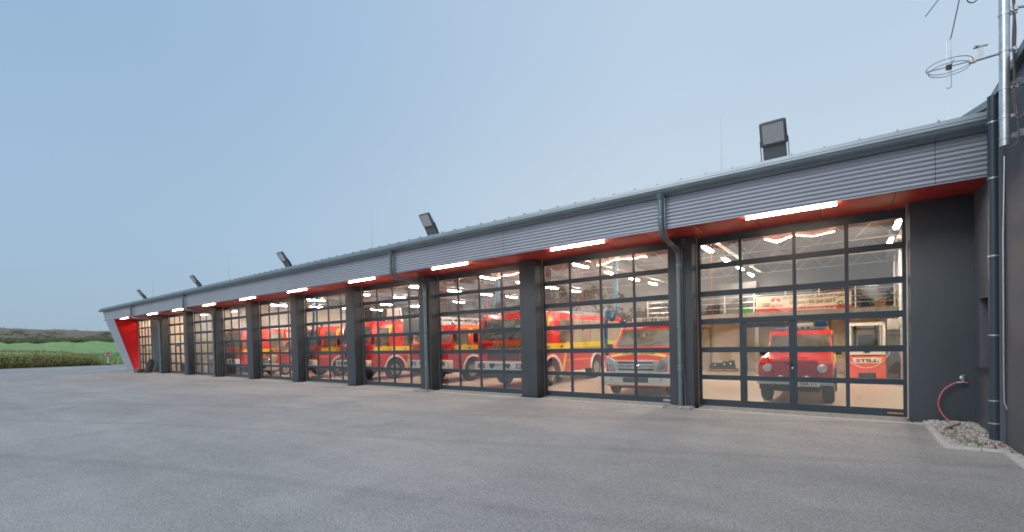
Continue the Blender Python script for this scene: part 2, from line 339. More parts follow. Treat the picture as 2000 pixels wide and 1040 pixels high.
# ------------------------------------------------------------------ ground, yard, field
o = MB().add([(-90, -60, 0), (60, -60, 0), (60, 11.9, 0), (-72.3, 11.9, 0)], [(0, 1, 2, 3)]).build('yard', 'asphalt', kind='structure')
o = MB().add([(-72.3, 11.9, 0), (-47.2, 11.9, 0), (-47.2, 19, 0), (-70.8, 19, 0)], [(0, 1, 2, 3)]).build('yard', 'asphalt', kind='structure')
MB().add([(-58, 12.6, .004), (-47.5, 12.0, .004), (-47.5, 16, .004), (-58, 16, .004)], [(0, 1, 2, 3)]).build('pavement', 'concrete', kind='structure')
# terrain: a fan round the camera
def crest(a):
    a = a % (2*math.pi); q = min(1, max(0, (math.pi-a-.02)/.25)) if a < math.pi+.5 else 0
    return 7.4-2.6*q+.07*math.sin(a*60)+.05*math.sin(a*171)
def th(r, a):
    # a: direction; the field lifts gently, then the bank
    b = 1+.18*math.sin(a*5+1.3)+.08*math.sin(a*13)
    if r < 78: return -.06
    z = -.06+(min(r, 150)-78)/72*3.95
    if r > 150: z += (1-math.cos(min(1, (r-150)/95)*math.pi))/2*crest(a)
    if r > 245: z -= (min(r, 600)-245)*.006
    return z
rads = [30, 45, 60, 70, 78, 95, 110, 130, 150, 158, 166, 175, 185, 195, 205, 215, 225, 235, 245, 260, 300, 400, 600, 900, 1400, 2200]
NA = 720; vs = []; fs = []
for i, r in enumerate(rads):
    for k in range(NA):
        a = 2*math.pi*k/NA; wob = 0 if r < 150 or r > 400 else random.uniform(-.25, .25)
        vs.append((r*math.cos(a), r*math.sin(a), th(r, a)+wob))
for i in range(len(rads)-1):
    for k in range(NA):
        fs.append((i*NA+k, (i+1)*NA+k, (i+1)*NA+(k+1) % NA, i*NA+(k+1) % NA))
fs.append(tuple(range(NA)))
mb = MB(); mb.v = vs; mb.f = fs
o = mb.build('field', 'field', smooth=True, kind='structure')

def leaf_cloud(mb, c, r, n, size, flat=.0):
    c = Vector(c)
    for _ in range(n):
        d = Vector((random.gauss(0, 1), random.gauss(0, 1), random.gauss(0, 1))).normalized()*random.uniform(.55, 1.05)
        p = c+Vector((d.x*r[0], d.y*r[1], d.z*r[2]))
        nn_ = (d+Vector((random.gauss(0, .4), random.gauss(0, .4), random.gauss(0, .4)+.35))).normalized(); a = nn_.orthogonal().normalized(); a.rotate(Matrix.Rotation(random.uniform(0, 6.28), 3, nn_)); b_ = nn_.cross(a); s_ = size*random.uniform(.5, 1.4)
        n0 = len(mb.v); mb.v += [tuple(p-a*s_), tuple(p+b_*s_*.45), tuple(p+a*s_), tuple(p-b_*s_*.45)]; mb.f.append((n0, n0+1, n0+2, n0+3))
# clipped border hedge across the yard's end
hd = thing('hedge', 'long olive and brown tipped hedge along the far end of the yard', 'hedge', (0, 0, 0))
hl = MB(); ht = MB(); core = MB()
path = [(-72.0, 14.7), (-72.6, 12.4), (-73.3, 9.7), (-74.3, 6.7), (-75.3, 3.5), (-76.2, .5), (-77.3, -3), (-78.5, -7), (-79.7, -11)]
hx = [1.0, 1.6, 1.9, 2.0, 1.95, 1.95, 2.0, 1.95, 1.95]
for i in range(len(path)-1):
    for s_ in range(6):
        u = s_/6; x = path[i][0]*(1-u)+path[i+1][0]*u; y = path[i][1]*(1-u)+path[i+1][1]*u; h_ = hx[i]*(1-u)+hx[i+1]*u; h_ *= random.uniform(.94, 1.05)
        for q in range(3):
            xx = x-1.0*q
            core.add([(xx-.6, y-.25, 0), (xx+.0, y-.25, 0), (xx+.0, y+.25, 0), (xx-.6, y+.25, 0), (xx-.6, y-.25, h_*.62), (xx-.2, y-.25, h_*.62), (xx-.2, y+.25, h_*.62), (xx-.6, y+.25, h_*.62)],
                     [(4, 5, 6, 7), (0, 1, 5, 4), (1, 2, 6, 5), (2, 3, 7, 6), (3, 0, 4, 7)])
            leaf_cloud(hl, (xx, y+random.uniform(-.15, .15), h_*.47), (.75*random.uniform(.8, 1.2), .55, h_*.52*random.uniform(.9, 1.08)), 430 if q == 0 else 220, .085)
        for _ in range(55):
            xx = x-random.uniform(-.4, 2.6); yy = y+random.uniform(-.3, .3); zz = h_*random.uniform(.88, 1.0); dz = random.uniform(.06, .24)
            ht.cyl((xx, yy, zz), (xx+random.uniform(-.06, .06), yy+random.uniform(-.06, .06), zz+dz), .016, .004, n=3, cap=False)
hl.build('foliage', 'hedge', hd, fix=False, kind='stuff'); ht.build('twig_tips', 'hedge_tip', hd, fix=False, kind='stuff'); core.build('branches', 'twig', hd, fix=False, kind='stuff')
# rough grass tufts on the verge behind the asphalt edge
g = MB()
for _ in range(9000):
    x = random.uniform(-100, -71.6); y = random.uniform(12, 52); r = math.hypot(x, y); z = th(r, math.atan2(y, x)); h_ = random.uniform(.08, .32)
    a = random.uniform(0, 6.28); dx, dy = math.cos(a)*.09, math.sin(a)*.09
    n0 = len(g.v); g.v += [(x-dx, y-dy, z-.02), (x+dx, y+dy, z-.02), (x+random.uniform(-.08, .08), y+random.uniform(-.08, .08), z+h_)]; g.f.append((n0, n0+1, n0+2))
tag(g.build('grass', 'field', fix=False, kind='stuff'), 'rough pale grass verge between asphalt yard and green field', 'grass')
# dark scrub on the bank beyond the field
bb = MB()
for _ in range(620):
    a = math.pi-random.uniform(-.10, .42)+.02; r = random.uniform(150, 178) if random.random() < .85 else random.uniform(178, 205)
    x, y = r*math.cos(a), r*math.sin(a); z = th(r, a); s_ = random.uniform(.5, 1.25)
    leaf_cloud(bb, (x, y, z+s_*.25), (s_*1.9, s_*1.9, s_*.6), 60, .24)
tag(bb.build('undergrowth', 'bush', fix=False, kind='stuff'), 'dark green scrub covering the foot of the brown bank beyond the field', 'scrub')
bb = MB()
for _ in range(90):
    a = math.pi-random.uniform(-.10, .42)+.02; r = random.uniform(238, 250); x, y = r*math.cos(a), r*math.sin(a); z = th(r, a)
    for __ in range(5):
        xx = x+random.uniform(-1.5, 1.5); bb.cyl((xx, y, z-.4), (xx+random.uniform(-.6, .6), y, z+random.uniform(.2, .9)), .03, .01, n=3, cap=False)
tag(bb.build('leafless_shrubs', 'twig', fix=False, kind='stuff'), 'thin leafless shrubs along the crest of the brown bank', 'shrubs')
# wood behind the camera: what the panes mirror
wd = MB()
for k in range(60):
    a = R(196+148*k/60)+random.uniform(-.02, .02); r = random.uniform(78, 92); x, y = r*math.cos(a), r*math.sin(a); hh = random.uniform(7, 12.5)
    wd.cyl((x, y, -.2), (x, y, hh*.6), .25, .12, n=5)
    leaf_cloud(wd, (x, y, hh*.55), (4.2, 4.2, hh*.5), 260, .75)
tag(wd.build('woodland', 'wood', fix=False, kind='stuff'), 'bare brown wood across the road mirrored in the upper door panes', 'woodland')

# ------------------------------------------------------------------ fire station shell
B = thing('fire_station', 'long dark fire station with ten glazed vehicle doors and corrugated eaves', 'building')
# fascia sheets with real waves
zt = 4.86; pitchw = .0775; nper = (zt-ZS)/pitchw; N = int(nper*8)
prof = [(YA+.015*math.cos(2*math.pi*i/8)+.006, ZS+(zt-ZS)*i/N) for i in range(N+1)]
seams = [XW-.003, 1.15, -7.8, -16.9, -26.0, -35.1]
fas = MB().box(-48.2, XW-.005, YA+.03, YA+.06, ZS+.012, 4.9).build('fascia', 'dark_metal', B)
def corr(xa, xb_bot, xb_top, parent, name='corrugated_sheet'):
    vs = []; fs = []; n = len(prof)
    for i, (y, z) in enumerate(prof):
        u = (z-ZS)/(zt-ZS); vs += [(xa-.004, y, z), (xb_bot*(1-u)+xb_top*u+.004, y, z)]
    for i in range(n-1): fs.append((2*i, 2*i+2, 2*i+3, 2*i+1))
    m_ = MB(); m_.v = vs; m_.f = fs; m_.add([(x, y+.003, z) for x, y, z in vs], [f[::-1] for f in fs])
    return m_.build(name, 'corr', parent, smooth=True, fix=False)
for i in range(1, len(seams)-1): corr(seams[i], seams[i+1], seams[i+1], fas)
corr(seams[0], seams[1], seams[1], fas)
corr(seams[-1], -45.6, -45.6, fas)
corr(-45.6, -47.93, -48.55, fas)
# drip edge
MB().box(-45.6, XW-.004, YA-.012, YA+.03, ZS-.012, ZS+.006).build('drip_edge', 'zinc_light', fas)
# leaning corrugated end strip: from foot to the fascia
n = 52; vs = []; fs = []
Po0, Po1 = Vector((-47.58, 11.47, 0)), Vector((-47.93, YA+.02, ZS)); Pi0, Pi1 = Vector((-46.72, 11.74, 0)), Vector((-45.6, YA+.02, ZS))
steps = n*6
for i in range(steps+1):
    u = i/steps; off = .011*math.cos(2*math.pi*i/6)
    a = Po0.lerp(Po1, u); b_ = Pi0.lerp(Pi1, u); vs += [(a.x, a.y+off, a.z), (b_.x, b_.y+off, b_.z)]
fs = [(2*i, 2*i+2, 2*i+3, 2*i+1) for i in range(steps)]
m_ = MB(); m_.v = list(vs); m_.f = list(fs); m_.add([(v[0], v[1]+.004, v[2]) for v in vs], [f[::-1] for f in fs]); m_.build('leaning_end_strip', 'corr', B, smooth=True, fix=False)
# red end wall: splayed triangle from the door jamb to the leaning strip
q = [Vector((XL_END-.03, YD+.05, 0)), Vector((XL_END-.03, YD+.05, ZS)), Pi1+Vector((0, .02, 0)), Pi0+Vector((0, .02, 0))]
m_ = MB(); ng = 16
for off_ in (0, .12):
    base_ = len(m_.v)
    for a_ in range(ng+1):
        for c_ in range(ng+1):
            u, v_ = a_/ng, c_/ng; p_ = (q[0]*(1-u)+q[3]*u)*(1-v_)+(q[1]*(1-u)+q[2]*u)*v_; m_.v.append((p_.x-off_, p_.y+off_*2, p_.z))
    for a_ in range(ng):
        for c_ in range(ng):
            k_ = base_+a_*(ng+1)+c_; f_ = (k_, k_+ng+1, k_+ng+2, k_+1); m_.f.append(f_[::-1] if off_ else f_)
m_.build('red_wall', 'red_wall', B, smooth=True, fix=False)
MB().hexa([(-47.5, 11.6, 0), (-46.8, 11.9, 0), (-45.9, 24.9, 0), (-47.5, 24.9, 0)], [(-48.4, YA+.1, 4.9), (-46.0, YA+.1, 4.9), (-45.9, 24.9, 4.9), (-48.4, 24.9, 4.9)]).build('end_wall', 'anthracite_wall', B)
# soffit of separate panels
sf = MB().box(-48.1, XW, YA+.04, YD+.3, ZS+.03, ZS+.06).build('soffit', 'dark_metal', B)
pw = 1.12; x = XW; base = None
while x > -47.6:
    xa = max(x-pw+.010, -47.7)
    if base is None: base = MB().box(-pw+.010, 0, YA+.032, YD+.05, ZS, ZS+.02).build('soffit_panel', 'red_panel', sf, bevel=.003); base.location = (x, 0, 0)
    else: inst(base, 'soffit_panel', sf, (x, 0, 0))
    x -= pw
# pillars
plr = None
for k in range(1, 10):
    xr = X0-PI_*k
    if plr is None:
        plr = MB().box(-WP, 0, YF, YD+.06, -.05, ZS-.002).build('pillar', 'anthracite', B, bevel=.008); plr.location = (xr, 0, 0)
    elif k < 9: inst(plr, 'pillar', B, (xr, 0, 0))
    else:
        MB().box(-39.95, xr, YF, YD+.06, -.05, ZS-.002).build('pillar', 'anthracite', B, bevel=.008)
        MB().box(XR9, -39.96, YD-.04, YD+.06, -.05, ZS-.002).build('recessed_pier', 'anthracite', B)
MB().box(XR0, XW+.05, YF, YD+.30, -.05, ZS-.002).build('end_pier', 'anthracite', B, bevel=.006)
# return wall with recessed window
rw = MB(); ZT = 4.1
y0, y1, wy0, wy1, wz0, wz1 = 9.75, YF-.003, 10.35, 11.05, 1.05, 2.22
rw.box(XW, XW+.35, y0, y1, -.05, wz0).box(XW, XW+.35, y0, y1, wz1, 5.2).box(XW, XW+.35, y0, wy0, wz0, wz1).box(XW, XW+.35, wy1, y1, wz0, wz1)
rwo = rw.build('return_wall', 'anthracite_wall', B)
wdw = MB().box(XW+.22, XW+.26, wy0, wy1, wz0, wz1).build('window', 'frame', B)
MB().box(XW+.212, XW+.22, wy0+.07, wy1-.07, wz0+.07, wz1-.07).build('pane', 'autoglass', wdw)
MB().box(XW-.05, XW+.2, wy0-.03, wy1+.02, wz0-.035, wz0+.004).build('sill', 'dark_metal', wdw)
# roof: edge flashing, seams, gutter
rf = MB().hexa([(-48.7, YG-.03, 4.96), (XW+.1, YG-.03, 4.96), (XW+.1, 25.3, 5.42), (-48.7, 25.3, 5.42)], [(-48.7, YG-.03, 5.055), (XW+.1, YG-.03, 5.055), (XW+.1, 25.3, 5.52), (-48.7, 25.3, 5.52)]).build('roof', 'zinc_light', B)
MB().box(-48.72, XW+.1, YG-.04, YG-.032, 5.0, 5.066).build('flashing', 'zinc_light', rf)
MB().box(-48.3, XW, YG+.04, YA+.03, 4.86, 4.955).build('eaves_board', 'black', rf)
sm = None; x = 1.18
while x > -48.5:
    if sm is None: sm = MB().add([(-.016, YG-.045, 5.06), (.016, YG-.045, 5.06), (.016, 14, 5.175), (-.016, 14, 5.175), (-.012, YG-.045, 5.10), (.012, YG-.045, 5.10), (.012, 14, 5.215), (-.012, 14, 5.215)], [(3,2,1,0),(4,5,6,7),(0,1,5,4),(1,2,6,5),(2,3,7,6),(3,0,4,7)]).build('standing_seam', 'zinc_light', rf); sm.location = (x, 0, 0)
    else: inst(sm, 'standing_seam', rf, (x, 0, 0))
    x -= .5105
# half-round gutter
r = .088; cy, cz = YG-.01, 4.925; vs = []; fs = []; nn = 14
arc = [(cy-r*math.cos(math.pi*i/nn), cz-r*1.15*math.sin(math.pi*i/nn)) for i in range(nn+1)]
arc = [(cy-r-.012, cz+.012), (cy-r-.014, cz-.004)]+arc
for (y, z) in arc: vs += [(XW, y, z), (-48.85, y, z)]
fs = [(2*i, 2*i+1, 2*i+3, 2*i+2) for i in range(len(arc)-1)]
m_ = MB(); m_.v = [tuple(v) for v in vs]; m_.f = [f[::-1] for f in fs]; m_.add([(v[0], cy+(v[1]-cy)*.97, cz+(v[2]-cz)*.97) for v in vs], fs); gt = m_.build('gutter', 'zinc', B, smooth=True, fix=False)
MB().tube([(XW, cy-r-.008, cz+.008), (-48.85, cy-r-.008, cz+.008)], .009, 6).build('gutter_bead', 'zinc_light', gt)
MB().prism([(cy-r, cz), *[(cy-r*math.cos(math.pi*i/nn), cz-r*1.15*math.sin(math.pi*i/nn)) for i in range(1, nn)], (cy+r, cz)], 'x', -48.87, -48.85).build('gutter_cap', 'zinc', gt)
sl = None; x = .9
while x > -48:
    if sl is None:
        pts = [(cy-(r+.004)*math.cos(math.pi*i/nn), cz-(r*1.15+.004)*math.sin(math.pi*i/nn)) for i in range(nn+1)]
        vs = []
        for (y, z) in pts: vs += [(-.018, y, z), (.018, y, z)]
        m_ = MB(); m_.v = vs; m_.f = [(2*i, 2*i+1, 2*i+3, 2*i+2) for i in range(nn)]; m_.f = [f[::-1] for f in m_.f]; sl = m_.build('gutter_joint', 'zinc', gt, smooth=True, fix=False); sl.location = (x, 0, 0)
    else:
        inst(sl, 'gutter_joint', gt, (x, 0, 0))
    x -= .98
# downpipes: from the gutter, under the soffit, back to the pillar, down
def downpipe(xg, xp, foot=True):
    yp = YF-.075; rr = .058
    pts = [(xg, cy, cz-.10), (xg, cy, 4.2), (xg+.01, cy+.01, 4.08), (xg+(xp-xg)*.12, cy+.10, 3.96), (xg+(xp-xg)*.80, cy+(yp-cy)*.82, 3.80), (xg+(xp-xg)*.95, cy+(yp-cy)*.95, 3.74), (xp, yp, 3.60), (xp, yp, 3.45), (xp, yp, .02)]
    dp = MB().tube(pts, rr, 14).build('downpipe', 'zinc', B, smooth=True)
    MB().cyl((xg, cy, cz-.19), (xg, cy, cz-.08), rr+.012, .105, n=14).build('outlet', 'zinc', dp, smooth=True)
    for z in (3.42, 1.95, 1.0, .92):
        MB().cyl((xp, yp, z-.012), (xp, yp, z+.012), rr+.007, n=14).build('pipe_clamp', 'zinc_light', dp, smooth=True)
    MB().cyl((xg, cy, 4.33), (xg, cy, 4.355), rr+.007, n=14).build('pipe_clamp', 'zinc_light', dp, smooth=True)
    # earthing wire
    MB().tube([(xg+.09, cy-.09, 4.96), (xg+.085, cy+.0, 4.75), (xg+.085, cy+.02, 4.1), (xg+(xp-xg)*.15+.06, cy+.12, 3.97), (xp+.085, yp-.02, 3.72), (xp+.08, yp-.02, 2.5), (xp+.08, yp-.01, .9), (xp+.10, yp-.03, .55), (xp+.105, yp-.02, .3), (xp+.10, yp, 0)], .006, 5).build('earthing_wire', 'galv', dp)
    return dp
downpipe(-3.345, -3.31); downpipe(-12.54, -12.14)
downpipe(-31.10, -30.15); downpipe(-40.80, -39.15)
# hall floor, walls, ceiling
XE = 1.45; XP = -34.66
MB().box(-46.2, XE, YD-.02, 25, -.2, 0.0).build('hall_floor', 'floor', B)
MB().box(-45.7, XE+.25, 24.8, 25.1, 0, 2.62).build('back_wall', 'cream', B)
MB().box(-45.7, XE+.25, 24.75, 25.1, 2.62, 5.4).build('back_wall_cladding', 'clad', B)
MB().box(XE, XE+.28, YD+.35, 24.8, 0, 5.4).build('side_wall', 'cream', B)
MB().box(XP-.1, XP+.1, YD+.06, 24.8, 0, 4.9).build('partition_wall', 'cream2', B)
MB().box(XP-PI_-.1, XP-PI_+.1, YD+.06, 17.5, 0, 4.9).build('partition_wall', 'cream2', B)
MB().box(-45.4, XP-.1, 17.5, 17.7, 0, 4.9).build('washroom_wall', 'cream2', B)
MB().box(XL_END-.35, XL_END-.03, YD+.06, 17.5, 0, 4.9).build('washroom_wall', 'cream2', B)
# ribbed deck
vs = []; fs = []; y = YD-.1; i = 0; pr = []
while y < 24.8:
    pr += [(y, 4.92), (y+.12, 4.92), (y+.15, 4.88), (y+.27, 4.88)]; y += .30
for (y, z) in pr: vs += [(-45.6, y, z), (XE+.1, y, z)]
m_ = MB(); m_.v = vs; m_.f = [(2*i, 2*i+1, 2*i+3, 2*i+2) for i in range(len(pr)-1)]; m_.build('ceiling', 'ceil', B, fix=False)
MB().box(-45.6, XE, YD+.07, YD+.30, ZS+.07, 4.87).build('lintel', 'anthracite', B)
# door head trim inside above panes is part of the doors; beams along Y at each pillar line, lattice between
for k in range(0, 8):
    xb = X0-PI_*k-WP/2 if k else XE-.2
    bm_ = MB(); zt2, zb2 = 4.86, 4.58
    bm_.box(xb-.08, xb+.08, YD+.36, 24.8, zt2-.03, zt2).box(xb-.08, xb+.08, YD+.36, 24.8, zb2, zb2+.03).box(xb-.012, xb+.012, YD+.36, 24.8, zb2+.03, zt2-.03)
    bm_.build('beam', 'beam', B)
for j, y in enumerate((13.6, 16.6, 19.6, 22.4)):
    m_ = MB(); x = XP+.1; m_.box(XP+.1, XE, y-.03, y+.03, 4.84, 4.87).box(XP+.1, XE, y-.03, y+.03, 4.36, 4.39)
    up = True
    while x < XE-.5:
        m_.cyl((x, y, 4.85 if up else 4.38), (x+.45, y, 4.38 if up else 4.85), .014, n=4, cap=False); x += .45; up = not up
    m_.build('lattice_girder', 'beam', B)
# ------------------------------------------------------------------ doors
ROWS = [(.165, .645), (.757, 1.305), (1.430, 1.985), (2.116, 2.655), (2.786, 3.330), (3.455, 3.930)]
def door(k, cols, wicket=False, frost=False):
    xl, xr = bay(k); xl += .0; g = 'glass_frost' if frost else 'glass'
    root = bpy.data.objects.new('sectional_door', None); C.objects.link(root); root.parent = B; root.location = (0, 0, 0)
    y0, y1 = YD, YD+.05
    # guide rails (pale steel) at both jambs
    for xx in (xl+.004, xr-.024): MB().box(xx, xx+.02, YD-.035, YD-.003, .0, ZS-.01).build('guide_rail', 'galv', root)
    zs = [(.02, ROWS[0][0])]+[(ROWS[i][1], ROWS[i+1][0]) for i in range(5)]+[(ROWS[5][1], ZS-.002)]
    for i, (a, b_) in enumerate(zs):
        m_ = MB()
        if 0 < i < 6:
            mid = (a+b_)/2; m_.box(xl+.025, xr-.025, y0, y1, a, mid-.004).box(xl+.025, xr-.025, y0+.006, y1, mid-.004, mid+.004).box(xl+.025, xr-.025, y0, y1, mid+.004, b_)
            if wicket and i in (1, 2):
                pass
        else: m_.box(xl+.025, xr-.025, y0, y1, a, b_)
        m_.build('rail', 'frame', root)
    MB().box(xl+.03, xr-.03, y0+.005, y1-.005, .0, .02).build('rubber_seal', 'black', root)
    edges = [xl+.025]+cols+[xr-.025]
    for r_i, (a, b_) in enumerate(ROWS):
        for c_i in range(len(edges)-1):
            ga = edges[c_i]+(.035 if c_i else .06); gb = edges[c_i+1]-(.035 if c_i < len(edges)-2 else .06); za, zb = a, b_
            if wicket and c_i == 1 and r_i < 3: ga += .075; gb -= .085; zb = b_-(.11 if r_i == 2 else 0)
            MB().box(ga-.004, gb+.004, y0+.016, y0+.030, za-.004, zb+.004).build('pane', g, root)
        for c_i in range(1, len(edges)-1):
            MB().box(edges[c_i]-.035, edges[c_i]+.035, y0+.001, y1-.002, a, b_).build('mullion', 'frame', root)
        MB().box(edges[0], edges[0]+.06, y0+.001, y1-.002, a, b_).build('stile', 'frame', root)
        MB().box(edges[-1]-.06, edges[-1], y0+.001, y1-.002, a, b_).build('stile', 'frame', root)
        if wicket and r_i < 3:
            ga = edges[1]+.035; gb = edges[2]-.035; zb = b_-(.11 if r_i == 2 else 0)
            MB().box(ga+.004, ga+.075, y0-.006, y1-.003, a, b_).build('wicket_stile', 'frame', root)
            MB().box(gb-.085, gb-.004, y0-.006, y1-.003, a, b_).build('wicket_stile', 'frame', root)
            if r_i == 2: MB().box(ga+.075, gb-.085, y0-.006, y1-.003, zb, b_-.012).build('wicket_head', 'frame', root)
    if wicket:
        xa, xb = edges[1], edges[2]
        m_ = MB().box(xa-.01, xb+.01, y0-.018, y0-.001, 1.995, 2.012); m_.build('wicket_trim', 'dark_metal', root)
        hx_ = xb-.075
        MB().box(hx_-.02, hx_+.02, y0-.014, y0-.006, .93, 1.10).cyl((hx_, y0-.06, 1.06), (hx_, y0, 1.06), .010, n=8).cyl((hx_+.01, y0-.06, 1.06), (hx_-.13, y0-.06, 1.06), .011, n=8).build('handle', 'black', root)
        MB().cyl((hx_+.02, y0-.03, .955), (hx_+.02, y0-.005, .955), .024, n=12).build('lock', 'galv', root, smooth=True)
    return root
for k in range(10):
    xl, xr = bay(k)
    if k == 0: cols = [-2.05, -.975, -.05]
    elif k == 1: cols = [-6.555, -5.59, -4.625]
    else:
        wd_ = (xr-xl-.05)/4; cols = [xl+.025+wd_*i for i in (1, 2, 3)]
    rt = door(k, cols, wicket=k in (0, 8, 9), frost=k >= 8)
    if k in (0, 1):
        px = MB().box(xr-.36 if k == 0 else xr-.30, xr-.06, YD-.006, YD-.001, .045, .115).build('maker_plate', 'navy' if k == 0 else 'lamp_grey', rt)
        text('HÖRMANN', .052, (xr-.21 if k == 0 else xr-.18, YD-.008, .08), FRONT, 'print_gold' if k == 0 else 'print_white', rt, sx=.95, bold=.001)

# ------------------------------------------------------------------ neighbouring office building
NB = thing('office_building', 'tall plain dark grey building side wall rising beside the station end', 'building')
pts = [(-3, -.05), (9.75, -.05), (9.75, 5.16), (-3, 5.16)]
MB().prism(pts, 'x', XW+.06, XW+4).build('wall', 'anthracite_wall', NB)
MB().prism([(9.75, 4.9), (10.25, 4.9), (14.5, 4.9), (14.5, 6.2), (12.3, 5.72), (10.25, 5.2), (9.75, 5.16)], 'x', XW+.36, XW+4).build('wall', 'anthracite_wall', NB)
MB().prism([(-3, 5.14), (10.25, 5.16), (12.3, 5.70), (14.8, 6.35), (14.8, 6.45), (12.3, 5.79), (10.22, 5.27), (-3, 5.26)], 'x', XW-.02, XW+4).build('roof_verge', 'zinc', NB)
# dark downpipe at the corner, with pale bands
dpw = MB().cyl((XW-.045, 9.80, .0), (XW-.045, 9.80, 5.15), .062, n=18).build('downpipe', 'frame', NB, smooth=True)
for z in (.28, .62, 1.60, 2.78, 3.93, 4.75): MB().cyl((XW-.045, 9.80, z), (XW-.045, 9.80, z+.022), .067, n=18).build('pipe_clamp', 'galv', dpw, smooth=True)
MB().tube([(XW+.045, 9.66, 4.2), (XW+.03, 9.68, 3), (XW+.03, 9.68, 1.0), (XW+.035, 9.68, .62), (XW+.075, 9.66, .48), (XW+.085, 9.62, .45)], .009, 6).build('wire_conduit', 'galv', dpw)

# ------------------------------------------------------------------ ground details at the facade
tg = MB().box(XL_END, XR0+.02, YD-.62, YD-.03, -.1, -.0).build('threshold_bed', 'soil', kind='structure')
st = None; cnt = 0
# paving setts in front of the doors, single stones near, joined beyond
x = XR0+.02; row = 0
near = MB()
ps = thing('threshold_paving', 'pale paver strip along the foot of the vehicle doors', 'paving')
tiles = []
for rr_ in range(3):
    y_ = YD-.60+rr_*.20; x = XR0-.01-(.05 if rr_ % 2 else 0)
    while x > XL_END+.2:
        # the pillars stand in the strip's back rows
        blocked = any((X0-PI_*k-WP-.02 < x and x-.195 < X0-PI_*k+.02) for k in range(1, 10)) and y_+.2 > YF
        if not blocked: tiles.append((x, y_, rr_))
        x -= .20
tiles.sort(key=lambda t_: -t_[0]); tb = None
for i, (x, y_, rr_) in enumerate(tiles):
    z_ = random.uniform(-.002, .003)
    if i < 290:
        if tb is None: tb = MB().box(-.188, 0, 0, .188, -.05, .006).build('paver', 'slabc', ps); tb.location = (x, y_, z_)
        else: inst(tb, 'paver', ps, (x, y_, z_))
    else: near.box(x-.194, x, y_, y_+.194, -.05, .006+z_)
near.build('far_pavers', 'slabc', ps, kind='stuff')
MB().box(XL_END, XR0+.3, YD-.70, YD-.61, -.05, .008).build('edging_strip', 'kerb', ps)
MB().box(XL_END, XR0, YD-.03, YD+.0, -.05, .012).build('sill_strip', 'kerb', ps)
# gravel bed beside the office wall
gb = thing('gravel_bed', 'triangular bed of pale gravel with kerbs between pier and corner pipe', 'gravel bed')
MB().add([(1.12, 9.08, .005), (XW, 9.08, .005), (XW, YF, .005), (1.12, YF, .005)], [(0, 1, 2, 3)]).build('soil', 'soil', gb)
MB().box(1.06, 1.15, 9.02, 11.30, -.05, .045).build('kerb_stone', 'kerb', gb, bevel=.006)
MB().box(1.06, 1.46, 9.00, 9.08, -.05, .04).build('kerb_stone', 'kerb', gb, bevel=.006)
MB().box(1.47, XW-.03, 9.02, 9.09, -.05, .035).build('kerb_stone', 'kerb', gb, bevel=.006)
for i in range(6): MB().box(XW-.10, XW+.055, 8.98-.52*(i+1)+.008, 8.98-.52*i-.01, -.05, .02+random.uniform(-.003, .003)).build('channel_slab', 'kerb', gb, bevel=.004)
ico = [(0, 0, -1), (.72, -.53, -.45), (-.28, -.85, -.45), (-.89, 0, -.45), (-.28, .85, -.45), (.72, .53, -.45), (.28, -.85, .45), (-.72, -.53, .45), (-.72, .53, .45), (.28, .85, .45), (.89, 0, .45), (0, 0, 1)]
icf = [(0,1,2),(1,0,5),(0,2,3),(0,3,4),(0,4,5),(1,5,10),(2,1,6),(3,2,7),(4,3,8),(5,4,9),(1,10,6),(2,6,7),(3,7,8),(4,8,9),(5,9,10),(6,10,11),(7,6,11),(8,7,11),(9,8,11),(10,9,11)]
def stones(mb, nst, reg, hf=None):
    for _ in range(nst):
        x, y = reg()
        s_ = random.uniform(.012, .034); a = random.uniform(0, 3.14); sx, sy, sz = s_*random.uniform(.8, 1.5), s_*random.uniform(.8, 1.3), s_*random.uniform(.5, .9)
        z = .008+random.uniform(0, .022)+(hf(x, y) if hf else 0)
        vs = []
        for p in ico:
            j = random.uniform(.85, 1.15); px, py = p[0]*sx*j, p[1]*sy*j
            vs.append((x+px*math.cos(a)-py*math.sin(a), y+px*math.sin(a)+py*math.cos(a), z+p[2]*sz*j))
        mb.add(vs, icf)
hf = lambda x, y: .035*max(0, min(1, (YF-y)/.1))*max(0, (y-9.1)/2.3)
for i_, (mt_, nn_) in enumerate((('stone', 1500), ('pebble', 800))):
    m_ = MB(); stones(m_, nn_, lambda: (random.uniform(1.16, XW-.01), random.uniform(9.11, YF-.01)), hf); m_.build('gravel', mt_, gb, fix=False, kind='stuff')
# gravel squares at the downpipe feet
for xp in (-3.31, -12.14):
    m_ = MB(); stones(m_, 420, lambda: (random.uniform(xp-.32, xp+.30), random.uniform(YF-.42, YF-.01)))
    m_.box(xp-.34, xp+.32, YF-.44, YF, -.02, .010)
    tag(m_.build('gravel_patch', 'stone', fix=False, kind='stuff'), 'small pale gravel patch round the foot of the downpipe by the %s' % ('van door' if xp > -5 else 'ladder truck door'), 'gravel')
lf = MB()
for _ in range(46):
    cxx, cyy = random.choice([(1.40, 10.55), (1.50, 10.0), (1.58, 10.6), (1.63, 9.35), (1.42, 9.6)]); x = cxx+random.gauss(0, .09); y = cyy+random.gauss(0, .13); s_ = random.uniform(.015, .04); a = random.uniform(0, 6)
    x = min(max(x, 1.18), XW-.05)
    lf.add([(x-s_*math.cos(a), y-s_*math.sin(a), .055), (x+s_*math.sin(a)*.6, y-s_*math.cos(a)*.6, .07), (x+s_*math.cos(a), y+s_*math.sin(a), .06+random.uniform(0, .03)), (x-s_*math.sin(a)*.6, y+s_*math.cos(a)*.6, .075)], [(0, 1, 2, 3)])
tag(lf.build('leaves', 'dry_leaf', fix=False, kind='stuff'), 'dry reddish brown leaves scattered on the gravel bed', 'leaves')
wdm = MB()
